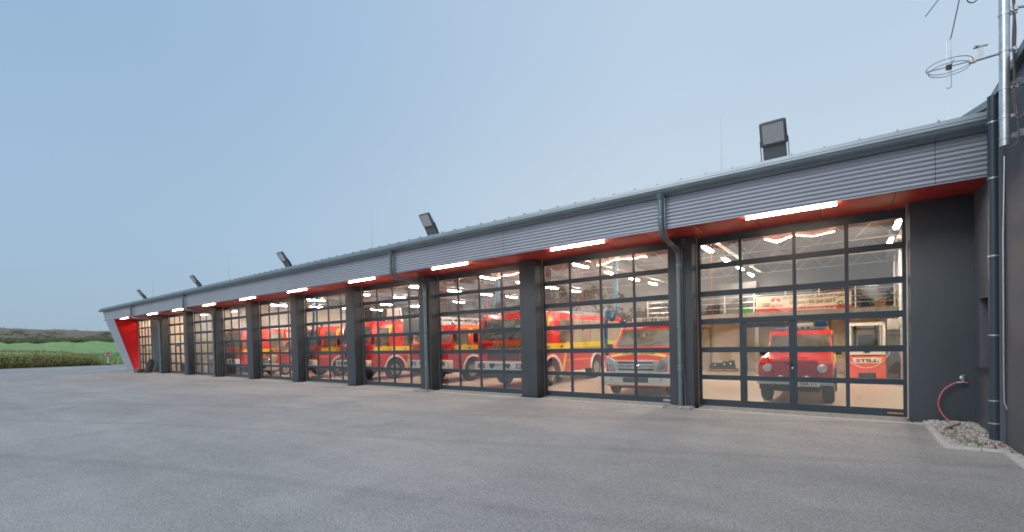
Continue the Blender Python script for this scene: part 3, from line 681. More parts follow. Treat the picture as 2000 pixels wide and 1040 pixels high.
for _ in range(150):
    cxx, cyy = random.choice([(1.27, 9.9), (1.38, 9.45), (1.3, 10.35), (1.47, 9.3)]); x = max(1.17, cxx+random.gauss(0, .06)); y = max(9.12, cyy+random.gauss(0, .12)); a = random.uniform(0, 6.28); h_ = random.uniform(.02, .07)
    dx, dy = math.cos(a)*.008, math.sin(a)*.008
    n0 = len(wdm.v); wdm.v += [(x-dx, y-dy, .03), (x+dx, y+dy, .03), (x+random.uniform(-.04, .04), y+random.uniform(-.04, .04), .04+h_)]; wdm.f.append((n0, n0+1, n0+2))
tag(wdm.build('weeds', 'plant', fix=False, kind='stuff'), 'small green weeds growing through the gravel near the kerb', 'weeds')
tw = MB().tube([(1.24, 10.35, .06), (1.33, 10.5, .075), (1.42, 10.72, .085), (1.50, 10.82, .10)], .014, 6)
tag(tw.build('stick', 'twig', smooth=True), 'short brown stick lying on the gravel under the red hose', 'stick')
# tap and hose
tp = thing('water_tap', 'chrome outdoor tap on the dark pier above the gravel bed', 'tap', (1.615, YF, .84))
MB().lathe([(0, .0), (0, .045), (-.012, .045), (-.018, .03)], (0, 0, 0), 'y', 20).build('rosette', 'galv', tp, smooth=True)
MB().cyl((0, -.01, 0), (0, -.10, 0), .017, n=12).cyl((0, -.085, .01), (0, -.085, -.055), .015, n=12).build('spout', 'chrome', tp, smooth=True)
MB().cyl((0, -.05, .0), (0, -.05, .045), .01, n=8).lathe([(.04, .0), (.04, .030), (.052, .034), (.062, .02), (.062, 0)], (0, -.05, 0), 'z', 14).build('tap_handle', 'galv', tp, smooth=True)
hp = [(1.66, YF-.09, .765), (1.60, YF-.095, .77), (1.52, YF-.10, .76), (1.42, YF-.11, .70), (1.335, YF-.12, .60), (1.285, YF-.13, .46), (1.275, YF-.14, .34), (1.31, YF-.16, .22), (1.37, YF-.19, .12), (1.44, YF-.26, .06), (1.48, YF-.40, .055)]
def smooth_path(p, n=5):
    out_ = []; P_ = [Vector(q) for q in p]
    for i in range(len(P_)-1):
        a, b_, c_, d_ = P_[max(i-1, 0)], P_[i], P_[i+1], P_[min(i+2, len(P_)-1)]
        for k in range(n):
            t_ = k/n; out_.append(.5*((2*b_)+(-a+c_)*t_+(2*a-5*b_+4*c_-d_)*t_*t_+(-a+3*b_-3*c_+d_)*t_**3))
    out_.append(P_[-1]); return out_
hz = thing('garden_hose', 'faded red hose hanging in a bow from the tap to gravel', 'hose', (0, 0, 0))
MB().tube(smooth_path(hp), .0125, 8).build('hose', 'hose_red', hz, smooth=True)
MB().cyl((1.60, YF-.095, .771), (1.52, YF-.10, .762), .017, n=10).build('connector', 'galv', hz, smooth=True)

# ------------------------------------------------------------------ strip lamps under the eaves
NAMES = ['first door with the red off-roader', 'door with the red van', 'door with the big truck nose', 'door with the ladder truck', 'truck door with the chevron board',
         'door with the orange striped truck', 'door with the small red van', 'door just before the washroom partition', 'second washroom door', 'red end wall']
LX = [-1.69, -6.33, -10.79, -15.28, -19.8, -24.4, -28.95, -33.5, -38.2, -44.3]
sl0 = None
for k in range(10):
    lab = 'lit warm strip lamp under the red soffit at the '+NAMES[k]
    if sl0 is None:
        sl0 = thing('strip_lamp', lab, 'lamp', (LX[k], YA+.13, ZS), group='strip lamps under the soffit')
        MB().box(.3, .36, -.012, .012, -.028, -.001).box(1.15, 1.21, -.012, .012, -.028, -.001).build('housing', 'lamp_grey', sl0)
        MB().box(.0, 1.51, -.027, .027, -.056, -.028).build('diffuser', 'strip', sl0, bevel=.006)
    else:
        c_ = copy_tree(sl0); c_['label'] = lab; c_.location = (LX[k], YA+.13, ZS)
        if k == 8: c_.scale = (1.2, 1, 1)
        if k == 9: c_.scale = (1.15, 1, 1)
# motion detectors / camera
cm = thing('round_wall_lamp', 'round pale wall fitting beside the downpipe top near the van door', 'wall fitting', (-3.50, YF-.001, 3.975))
MB().lathe([(0, .075), (-.05, .075), (-.065, .07)], (0, 0, 0), 'y', 24).build('body', 'lamp_grey', cm, smooth=True)
MB().lathe([(-.06, .068), (-.085, .055), (-.092, .03), (-.093, .001)], (0, 0, 0), 'y', 24).build('cover', 'white_car', cm, smooth=True)
det = None
for k, (xx, lab) in enumerate(((-3.20, 'small grey sensor box on the pillar by the van door'), (-12.25, 'small grey sensor box on the pillar by the ladder truck door'))):
    if det is None:
        det = thing('sensor_box', lab, 'sensor', (xx, YF, 4.0), group='sensor boxes on the pillars'); MB().box(-.03, .03, -.05, 0, -.045, .045).build('body', 'lamp_grey', det, bevel=.008); MB().box(-.02, .02, -.055, -.0505, -.03, 0).build('lens', 'black', det)
    else: c_ = copy_tree(det); c_.location = (xx, YF, 4.0); c_['label'] = lab
# floodlights
def floodlight():
    r_ = thing('floodlight', 'x', 'floodlight', (0, 0, 0), group='floodlights on the roof edge')
    hd_ = MB().add([(-.235, -.03, .0), (.235, -.03, .0), (.235, .06, .0), (-.235, .06, .0), (-.235, -.05, .46), (.235, -.05, .46), (.20, .03, .46), (-.20, .03, .46)], [(3,2,1,0),(4,5,6,7),(0,1,5,4),(1,2,6,5),(2,3,7,6),(3,0,4,7)]).build('lamp_head', 'lamp_grey', r_, bevel=.03)
    hd_.location = (0, 0, .27); hd_.rotation_euler = (R(12), 0, 0)
    L_ = MB().box(-.185, .185, -.185, .185, -.004, .004).build('lens', 'flood', hd_); L_.location = (0, -.056, .245); L_.rotation_euler = (R(92.5), 0, 0)
    MB().box(-.2, .2, -.012, 0, -.2, -.188).box(-.2, .2, -.012, 0, .188, .2).box(-.2, -.188, -.012, 0, -.188, .188).box(.188, .2, -.012, 0, -.188, .188).build('lens_frame', 'lamp_grey', L_)
    for q in L_.children: q.rotation_euler = (R(-90), 0, 0)
    drv = MB().box(-.20, .20, -.02, .09, 0, .27).build('driver_box', 'lamp_grey', r_, bevel=.015)
    m_ = MB()
    for sx in (-1, 1): m_.hexa([(sx*.237-.006, .02, -.06), (sx*.237+.006, .02, -.06), (sx*.237+.006, .07, -.06), (sx*.237-.006, .07, -.06)], [(sx*.237-.006, -.22, .36), (sx*.237+.006, -.22, .36), (sx*.237+.006, -.17, .36), (sx*.237-.006, -.17, .36)])
    m_.box(-.231, .231, .0, .05, -.065, -.055); m_.box(-.02, .02, .0, .05, -.10, .05)
    m_.build('bracket', 'dark_metal', r_)
    for q_ in (hd_, drv): q_.rotation_euler = (R(30), 0, 0)
    hd_.location = (0, -.16, .25); drv.location = (0, -.02, .02)
    return r_
fl = floodlight()
for i, (xx, lab) in enumerate(((-1.165, 'large grey floodlight on the roof edge above the off-roader door'), (-10.80, 'grey tilted floodlight above the third door from the pier'),
                               (-19.85, 'grey floodlight on the roof edge, third counted from the mast'), (-29.6, 'grey floodlight, second from the corrugated far roof end'), (-38.95, 'farthest floodlight, above the washroom doors'))):
    c_ = fl if i == 0 else copy_tree(fl); c_['label'] = lab; c_.location = (xx, YG+.35, 5.15)
lr = None
for i, (xx, y_, zt_, lab) in enumerate(((-2.25, YG+.8, 6.80, 'thin lightning rod standing on the roof near the large floodlight'), (-14.57, YG+.8, 6.77, 'lightning rod above the fourth vehicle door'),
                                 (-26.98, YG+.8, 6.80, 'lightning rod above the middle of the station roof'), (-39.07, YG+.8, 6.80, 'farthest lightning rod near the corrugated roof end'), (1.40, YG+.8, 5.60, 'short lightning rod beside the office building roof'))):
    if lr is None:
        lr = thing('lightning_rod', lab, 'lightning rod', (xx, y_, 5.08), group='lightning rods on the roof'); MB().cyl((0, 0, 0), (0, 0, .55), .009, n=6).cyl((0, 0, .55), (0, 0, zt_-5.08), .006, .003, n=6).build('rod', 'galv', lr); MB().box(-.06, .06, -.06, .06, -.01, .03).build('foot', 'lamp_grey', lr)
    else:
        c_ = copy_tree(lr); c_.location = (xx, y_, 5.08); c_['label'] = lab; c_.scale = (1, 1, (zt_-5.08)/1.72)

# ------------------------------------------------------------------ mast with antennas
mx_, my_ = 1.655, 8.76
mast = thing('antenna_mast', 'galvanised antenna mast clamped to the dark office wall', 'mast', (mx_, my_, 0))
MB().cyl((0, 0, 4.10), (0, 0, 7.6), .052, n=20).build('pole', 'galv', mast, smooth=True)
for z in (5.80, 5.33, 4.84, 4.47, 4.20):
    c_ = MB().cyl((0, 0, z-.012), (0, 0, z+.012), .058, n=20).box(.05, .12, -.02, .02, z-.02, z+.02).cyl((.07, -.05, z), (.07, .05, z), .008, n=6).cyl((.10, -.05, z+.008), (.10, .05, z+.008), .006, n=6).build('clamp', 'galv', mast, smooth=False)
for z in (4.88, 4.22):
    MB().hexa([(.05, -.05, z-.022), (.05, -.045, z-.022), (.20, -.0, z+.0), (.20, .005, z+.0)], [(.05, -.05, z+.022), (.05, -.045, z+.022), (.20, .0, z+.045), (.20, .005, z+.045)]).build('wall_bracket', 'galv', mast)
    MB().box(.11, .185, -.015, .015, z-.03, z+.06).build('wall_bracket', 'zinc', mast)
for i in range(3):
    off = .075+.012*i
    pts = [(off+.006*math.sin(z*9+i), -.02+.012*i, z) for z in [7.4-.2*j for j in range(13)]]
    pts += [(off+.0, -.02, 4.75), (off+.01+.01*i, -.02, 4.55), (off+.03, -.03, 4.42), (off+.09, -.03, 4.46), (XW+.06-mx_, -.02, 4.54)] if i < 2 else [(off, -.02, 4.6), (off+.02, -.02, 4.2), (off-.02, -.03, 4.08), (0, -.03, 4.06)]
    MB().tube(smooth_path(pts, 3), .008, 6).build('cable', 'print_grey' if i != 1 else 'cable_plum', mast, smooth=True)
# halo antenna
def halo(parent):
    m_ = MB(); az = 5.32
    m_.tube([(0, 0, az), (-.27, 0, az-.01)], .017, 8); m_.build('arm', 'galv', parent, smooth=True)
    cx_, cyy, r1, r2 = -.53, 0, .215, .215
    m_ = MB()
    for dz, rr in ((0.02, .235), (-.03, .21)):
        m_.tube([(cx_+rr*math.cos(t_*2*math.pi/28), cyy+rr*math.sin(t_*2*math.pi/28), az+dz+(-.012)*math.cos(t_*2*math.pi/28)) for t_ in range(28)], .0055, 6, closed=True)
    m_.tube([(cx_-.235, 0, az+.015), (-.27, 0, az+.0)], .008, 6); m_.tube([(cx_+.02, -.21, az), (cx_+.02, .21, az)], .005, 6)
    m_.build('ring', 'galv', parent, smooth=True)
    pts = []; hh = .355
    for t_ in range(7): pts.append((cx_+.023*math.cos(math.pi*t_/6), 0, az+hh+.023*math.sin(math.pi*t_/6)))
    for t_ in range(7): pts.append((cx_-.023*math.cos(math.pi*t_/6), 0, az-hh+.09-.023*math.sin(math.pi*t_/6)))
    MB().tube(pts, .0055, 6, closed=True).build('folded_dipole', 'galv', parent, smooth=True)
    MB().box(cx_-.03, cx_+.03, -.02, .02, az-.03, az+.03).build('feed_box', 'black', parent)
    MB().box(-.335, -.265, -.03, .03, az-.03, az+.055).build('junction_box', 'fork_grey', parent, bevel=.008)
    MB().box(-.25, -.19, -.008, .0, az, az+.16).build('bracket_plate', 'galv', parent)
    MB().box(-.29, -.15, -.02, .02, az+.155, az+.17).cyl((-.28, -.05, az+.16), (-.17, .05, az+.19), .01, n=6).build('upper_clamp', 'galv', parent)
halo(mast)
MB().tube([(-.77, -.02, 6.10), (-.60, 0, 6.32), (-.44, 0, 6.55)], .006, 6).build('radial_rod', 'dark_metal', mast)
MB().tube([(-.51, 0, 5.70), (-.48, 0, 5.86), (-.42, 0, 6.2), (-.38, 0, 6.5)], .007, 6).build('radial_rod', 'dark_metal', mast)
MB().tube(smooth_path([(-.35, 0, 6.22), (-.34, 0, 6.13), (-.29, 0, 6.09), (-.24, 0, 6.12), (-.19, 0, 6.2)], 4), .007, 6).build('loop_cable', 'black', mast, smooth=True)
MB().box(.05, .12, -.02, .02, 5.80, 5.88).cyl((.1, 0, 5.85), (.6, .1, 5.78), .016, n=8).build('side_arm', 'galv', mast)
MB().lathe([(0, .045), (.03, .05), (.06, .02)], (.24, .03, 5.68), 'z', 14).build('side_antenna', 'black', mast, smooth=True)

# ------------------------------------------------------------------ ceiling tubes
tb0 = None
for k in range(0, 8):
    xx = -3.5-PI_*(k-1)-.1 if k else 1.0
    for y_ in (12.9, 15.4, 18.1, 20.7, 23.2):
        if k == 0 and y_ > 20: continue
        if tb0 is None:
            tb0 = thing('tube_light', 'lit warm tube light under the hall roof', 'light', (xx, y_, 4.42), group='tube lights in the vehicle hall')
            MB().box(-.06, .06, -.62, .62, .031, .08).cyl((0, -.4, .08), (0, -.4, .46), .006, n=5).cyl((0, .4, .08), (0, .4, .46), .006, n=5).build('housing', 'fork_grey', tb0)
            MB().box(-.045, .045, -.50, .50, -.01, .03).build('tube', 'tube', tb0)
        else: c_ = copy_tree(tb0); c_.location = (xx, y_, 4.42)
        c_ = c_ if tb0 is not None and (k or y_ > 13) else tb0
        c_['label'] = 'lit roof tube, %s from the doors, row %s' % (('first', 'second', 'third', 'fourth', 'fifth')[(12.9, 15.4, 18.1, 20.7, 23.2).index(y_)],
            ('over the hall corner by the forklift', 'between off-roader and van', 'between van and big truck', 'between big truck and ladder truck', 'between ladder truck and chevron board truck', 'between chevron board and orange striped trucks', 'between orange striped truck and small van', 'beside the washroom truck')[k])
for k in (8, 9):
    xx = (bay(k)[0]+bay(k)[1])/2
    for y_ in (13.2, 15.8):
        c_ = copy_tree(tb0); c_.location = (xx, y_, 4.42); c_['label'] = 'lit washroom tube light, the one %s the %s washroom door' % ('close behind' if y_ < 14 else 'deep behind', 'first' if k == 8 else 'farthest'); c_['group'] = 'tube lights in the washroom'

# ------------------------------------------------------------------ vehicles
def wheel(parent, x, y, r, w_, side, rimc='rim', heavy=True):
    hw = w_/2; s_ = side
    ty = MB().lathe([(-hw, r*.58), (-hw, r*.86), (-hw*.8, r*.97), (-hw*.4, r), (hw*.4, r), (hw*.8, r*.97), (hw, r*.86), (hw, r*.58)], (0, 0, 0), 'x', 36).build('wheel', 'tyre', parent, smooth=True)
    ty.location = (x, y, r)
    o_ = hw*s_
    if heavy: pr_ = [(o_+.004*s_, r*.60), (o_-.03*s_, r*.56), (o_-.09*s_, r*.50), (o_-.10*s_, r*.30), (o_-.02*s_, r*.26), (o_+.02*s_, r*.16), (o_+.03*s_, .001)]
    else: pr_ = [(o_+.002*s_, r*.62), (o_-.02*s_, r*.56), (o_-.03*s_, r*.30), (o_-.005*s_, r*.18), (o_, .001)]
    MB().lathe(pr_, (0, 0, 0), 'x', 28).build('rim', rimc, ty, smooth=True)
    nb_ = MB()
    for i in range(8):
        t_ = i*math.pi/4; nb_.cyl((o_-.10*s_, r*.40*math.cos(t_), r*.40*math.sin(t_)), (o_-.085*s_, r*.40*math.cos(t_), r*.40*math.sin(t_)), r*.055, n=8)
    nb_.build('rim_hole', 'black', ty) if heavy else None
    return ty
def arc(cy_, cz_, r, n=12, a0=0, a1=180):
    return [(cy_+r*math.cos(R(a0+(a1-a0)*i/n)), cz_+r*math.sin(R(a0+(a1-a0)*i/n))) for i in range(n+1)]
def mirror_slab(parent, name, material, x, pts, t=.008, out_=.006, sides=(-1, 1), bevel=0):
    for s_ in sides:
        m_ = MB().prism(pts, 'x', s_*(x-.01), s_*(x+out_)); m_.build(name, material, parent, bevel=bevel)
def plate(parent, x, y, z, s, w_=.46, hgt=.10):
    p_ = MB().box(x-w_/2, x+w_/2, y-.012, y, z-hgt/2, z+hgt/2).build('number_plate', 'print_white', parent)
    MB().box(x-w_/2+.004, x-w_/2+.045, y-.014, y-.012, z-hgt/2+.006, z+hgt/2-.006).build('blue_band', 'plate_blue', p_)
    text(s, hgt*.95, (x+.02, y-.014, z), FRONT, 'print_black', p_, sx=w_/.52*.92, bold=.0012)
def fire_truck(X, label, Yn=13.05, L=7.8, H=2.74, ladder=False, shutters=True, orange=False, word=True, board=False, plate_s='', lamp_round=False, wheel_y=1.42, dark_grille=False, stripe=True, white_arch=True, hi=1.0):
    t_ = thing('fire_truck', label, 'fire truck', (X, Yn, 0), group='fire trucks in the hall')
    W = 1.18; zb = .48; cl = 2.95; wy = wheel_y; ra = .60
    cab = [(0, zb+.1), (0, 1.64), (.06, 1.74), (.26, H-.20), (.40, H-.02), (cl, H), (cl, zb)]+[(wy+ra, zb)]+arc(wy, .48, ra, 14)[1:-1]+[(wy-ra, zb), (.1, zb)]
    cb = MB().prism(cab, 'x', -W, W).build('cab', 'red_car', t_, bevel=.035)
    ry = wy+3.75
    body = [(cl+.05, zb), (ry-ra, zb)]+arc(ry, .48, ra, 14)[::-1][1:-1]+[(ry+ra, zb), (L, zb), (L, H-.04), (cl+.05, H-.04)]
    if ladder: body = [(a_, min(b_, 1.75)) for a_, b_ in body]
    bd = MB().prism(body, 'x', -W, W).build('body', 'red_car', t_, bevel=.02)
    MB().box(-.55, .55, .25, L-.1, .38, .95).box(-1.0, 1.0, wy-.08, wy+.08, .38, .52).box(-1.0, 1.0, ry-.08, ry+.08, .38, .52).build('chassis', 'black', t_)
    for s_ in (-1, 1):
        wheel(t_, s_*(W-.19), wy, .46, .30, s_); wheel(t_, s_*(W-.22), ry, .46, .36, s_)
    # windscreen on the sloped front
    def fy(z): return .06+(z-1.74)/(H-.20-1.74)*.20
    z0, z1 = 1.76, H-.26
    ws = MB().slab([(-1.06, fy(z0)-.008, z0), (1.06, fy(z0)-.008, z0), (1.04, fy(z1)-.008, z1), (-1.04, fy(z1)-.008, z1)], -.0)
    ws = MB().hexa([(-1.06, fy(z0)-.012, z0), (1.06, fy(z0)-.012, z0), (1.06, fy(z0)+.02, z0), (-1.06, fy(z0)+.02, z0)], [(-1.03, fy(z1)-.012, z1), (1.03, fy(z1)-.012, z1), (1.03, fy(z1)+.02, z1), (-1.03, fy(z1)+.02, z1)]).build('windscreen', 'autoglass', t_, bevel=.01)
    for sx in (-.55, .25): MB().tube([(sx, fy(z0)-.03, z0-.02), (sx+.35, fy(z0+.35)-.03, z0+.33)], .008, 5).build('wiper', 'black', ws)
    # side glass and door joints
    mirror_slab(t_, 'side_window', 'autoglass', W, [(.36, 1.62), (1.15, 1.62), (1.15, H-.30), (.50, H-.30)], bevel=.004)
    mirror_slab(t_, 'side_window', 'autoglass', W, [(2.02, 1.62), (2.78, 1.62), (2.78, H-.26), (2.02, H-.26)], bevel=.004)
    for y_ in (1.27, 1.93, 2.86): mirror_slab(t_, 'door_joint', 'black', W, [(y_, .95 if y_ < 2.5 else .55), (y_+.015, .95 if y_ < 2.5 else .55), (y_+.015, H-.15), (y_, H-.15)], out_=.002)
    for y_ in (1.10, 2.05): mirror_slab(t_, 'door_handle', 'black', W, [(y_, 1.42), (y_+.14, 1.42), (y_+.14, 1.47), (y_, 1.47)], out_=.03)
    # stripes
    if stripe:
        mirror_slab(t_, 'yellow_stripe', 'yellow', W, [(.22, 1.36), (cl, 1.36), (cl, 1.57), (.30, 1.57)], out_=.004)
        mirror_slab(t_, 'yellow_stripe', 'yellow', W, [(.62, 1.37), (.84, 1.37), (1.42, H-.14), (1.24, H-.14)], out_=.005)
        mirror_slab(t_, 'yellow_stripe', 'yellow', W, [(2.10, .50), (2.28, .50), (2.80, 1.90), (2.66, 1.90)], out_=.005)
        if not ladder: mirror_slab(t_, 'yellow_stripe', 'yellow', W, [(cl+.06, 1.38), (L-.05, 1.38), (L-.05, 1.59), (cl+.06, 1.59)], out_=.024)
    if orange: mirror_slab(t_, 'orange_stripe', 'orange', W, [(cl-1.0, H-.42), (cl, H-.42), (cl, H-.32), (cl-1.0, H-.32)], out_=.004); mirror_slab(t_, 'orange_stripe', 'orange', W, [(.1, 1.08), (.8, 1.08), (.8, 1.15), (.1, 1.15)], out_=.004)
    mirror_slab(t_, 'orange_stripe', 'orange', W, [(cl+.3-.8, .86), (ry-.7, .86), (ry-.7, .93), (cl+.3-.8, .93)], out_=.003)
    if shutters and not ladder:
        for (a_, b_) in ((cl+.12, cl+1.48), (cl+1.56, cl+2.90), (cl+2.98, L-.1)):
            for s_ in (-1, 1):
                sh = MB(); nsl = 14; zz0, zz1 = 1.16, H-.24
                for i in range(nsl):
                    za = zz0+(zz1-zz0)*i/nsl; zb_ = zz0+(zz1-zz0)*(i+1)/nsl; sh.prism([(za, 0), (zb_-.006, 0), (zb_-.006, 1), (za, 1)], 'x', 0, 0) if False else sh.box(min(s_*(W+.002), s_*(W+.018)), max(s_*(W+.002), s_*(W+.018)), a_, b_, za, zb_-.005)
                sh.build('roller_shutter', 'shutter', t_)
    # wheel arches
    for yy in (wy, ry):
        for s_ in (-1, 1):
            ring = arc(yy, .48, ra+.085, 14)+arc(yy, .48, ra-.01, 14)[::-1]
            MB().prism(ring, 'x', s_*(W-.03), s_*(W+.03)).build('wheel_arch', 'white_car' if white_arch else 'black', t_, bevel=.008)
    # nose
    fr = MB()
    for i in range(4): fr.box(-.72, .72, -.012, .004, 1.02+.075*i, 1.075+.075*i)
    fr.build('grille', 'black', t_)
    bp_ = MB().box(-W-.01, W+.01, -.20, .12, .60, .97).build('bumper', 'white_car', t_, bevel=.03)
    MB().box(-W+.04, W-.04, -.12, .10, .40, .60).build('lower_apron', 'black', t_)
    for s_ in (-1, 1):
        MB().box(s_*.86-.16, s_*.86+.16, -.206, -.198, .74, .90).build('lamp_recess', 'black', bp_)
        if lamp_round: MB().lathe([(-.22, .001), (-.22, .08), (-.20, .085)], (s_*.86, 0, .82), 'y', 18).build('headlight', 'lens', bp_, smooth=True)
        else: MB().box(s_*.82-.08, s_*.82+.08, -.214, -.204, .765, .875).build('headlight', 'lens', bp_)
        MB().box(s_*1.0-.035, s_*1.0+.035, -.214, -.204, .765, .875).build('indicator', 'orange_lens', bp_)
        MB().box(s_*.36-.10, s_*.36+.10, -.24, -.20, .78, .90).cyl((s_*.36, -.25, .76), (s_*.36, -.2, .76), .035, n=10).build('tow_fitting', 'dark_metal', bp_)
    if plate_s: plate(bp_, 0, -.206, .86, plate_s, .5, .11)
    if word: text('FEUERWEHR', .20, (.28, -.012, 1.56), FRONT, 'print_gold', t_, sx=1.3, bold=.004)
    MB().box(-.95, .95, -.03, .004, 1.36, 1.43).build('front_trim', 'lamp_grey', t_, bevel=.01)
    # mirrors
    for s_ in (-1, 1):
        MB().box(s_*1.36-.09, s_*1.36+.09, .06, .14, 1.68, 2.10).tube([(s_*1.16, .2, 2.2), (s_*1.36, .1, 2.14), (s_*1.36, .1, 2.0)], .012, 5).tube([(s_*1.16, .2, 1.62), (s_*1.36, .1, 1.6), (s_*1.36, .1, 1.75)], .012, 5).build('mirror', 'black', t_, bevel=.01)
        MB().lathe([(0, .075), (.10, .065), (.12, .001)], (s_*.82, .55, H), 'z', 18).build('blue_light', 'blue_glass', t_, smooth=True)
    # roof gear
    if not ladder:
        MB().box(-W+.1, -W+.14, cl+.2, L-.2, H-.04, H+.10).box(W-.14, W-.10, cl+.2, L-.2, H-.04, H+.10).build('roof_rail', 'galv', t_)
        m_ = MB(); m_.cyl((-.6, cl+.3, H+.07), (-.6, L-.3, H+.07), .05, n=8).cyl((.62, cl+.4, H+.05), (.62, L-.3, H+.05), .05, n=8).box(-.3, .3, cl+.8, cl+2.4, H-.04, H+.16); m_.build('roof_equipment', 'fork_grey', t_)
    else:
        lb, lt = H+.02, H+.34
        m_ = MB()
        for s_ in (-1, 1):
            m_.box(s_*.38-.025, s_*.38+.025, -.5, L-.6, lb, lb+.05).box(s_*.38-.02, s_*.38+.02, -.5, L-.6, lt-.04, lt)
            y_ = -.45; up = True
            while y_ < L-1.0:
                m_.cyl((s_*.38, y_, lb+.03 if up else lt-.02), (s_*.38, y_+.33, lt-.02 if up else lb+.03), .014, n=5, cap=False); y_ += .33; up = not up
        y_ = -.4
        while y_ < L-.7: m_.cyl((-.38, y_, lb+.03), (.38, y_, lb+.03), .014, n=5); y_ += .30
        m_.build('ladder', 'galv', t_)
        MB().lathe([(1.75, .75), (2.0, .7), (2.05, .35), (2.75, .3)], (0, 4.9, 0), 'z', 24).build('turntable', 'red_car', t_, smooth=True)
        MB().box(-.5, .5, 5.2, 6.6, 1.9, 2.7).build('ladder_cradle', 'fork_grey', t_, bevel=.03)
        MB().box(-1.1, -.6, 3.1, 4.2, 1.75, 2.5).box(.6, 1.1, 3.1, 4.2, 1.75, 2.5).build('deck_box', 'galv', t_, bevel=.02)
        MB().box(-.62, .62, -.95, -.35, H-.35, H+.25).build('rescue_cage', 'fork_grey', t_, bevel=.02)
        mirror_slab(t_, 'orange_stripe', 'orange', W, [(.3, H-.16), (2.6, H-.16), (2.6, H-.04), (.38, H-.04)], out_=.004)
    if board:
        bw = MB().prism([(-.70, 2.62), (.70, 2.62), (.52, 3.52), (-.52, 3.52)], 'y', 2.4, 2.46).build('chevron_board', 'fork_grey', t_, bevel=.01)
        for s_ in (-1, 1):
            for i in range(2): MB().prism([(s_*(.66-.28*i), 2.66), (s_*(.54-.28*i), 2.66), (s_*(.20-.2*i)+s_*.05, 3.0), (s_*(.32-.2*i)+s_*.05, 3.0)], 'y', 2.394, 2.40).build('red_chevron', 'red_dark', bw)
            MB().prism([(s_*.64, 2.95), (s_*.56, 2.95), (s_*.46, 3.42), (s_*.54, 3.42)], 'y', 2.394, 2.40).build('red_chevron', 'red_dark', bw)
    return t_
fire_truck(-10.03, 'big red fire truck with white bumper and gold front lettering behind the third door', plate_s='CHA 4411', word=True)
fire_truck(-14.48, 'low red ladder truck with silver ladder lattice over its cab', Yn=13.75, L=8.6, H=2.46, ladder=True, plate_s='', word=False, wheel_y=1.4)
fire_truck(-18.95, 'red crew cab truck carrying a grey chevron board on its roof', H=2.78, board=True, word=False, wheel_y=1.5)
fire_truck(-23.4, 'red fire truck with orange roof line and round headlights', Yn=13.1, H=2.72, orange=True, lamp_round=True, plate_s='CHA 2750', word=True, wheel_y=1.42)
fire_truck(-32.3, 'red truck with black wheel arches in the last bay before the washroom', Yn=13.1, H=2.9, word=False, lamp_round=True, stripe=True, white_arch=False)

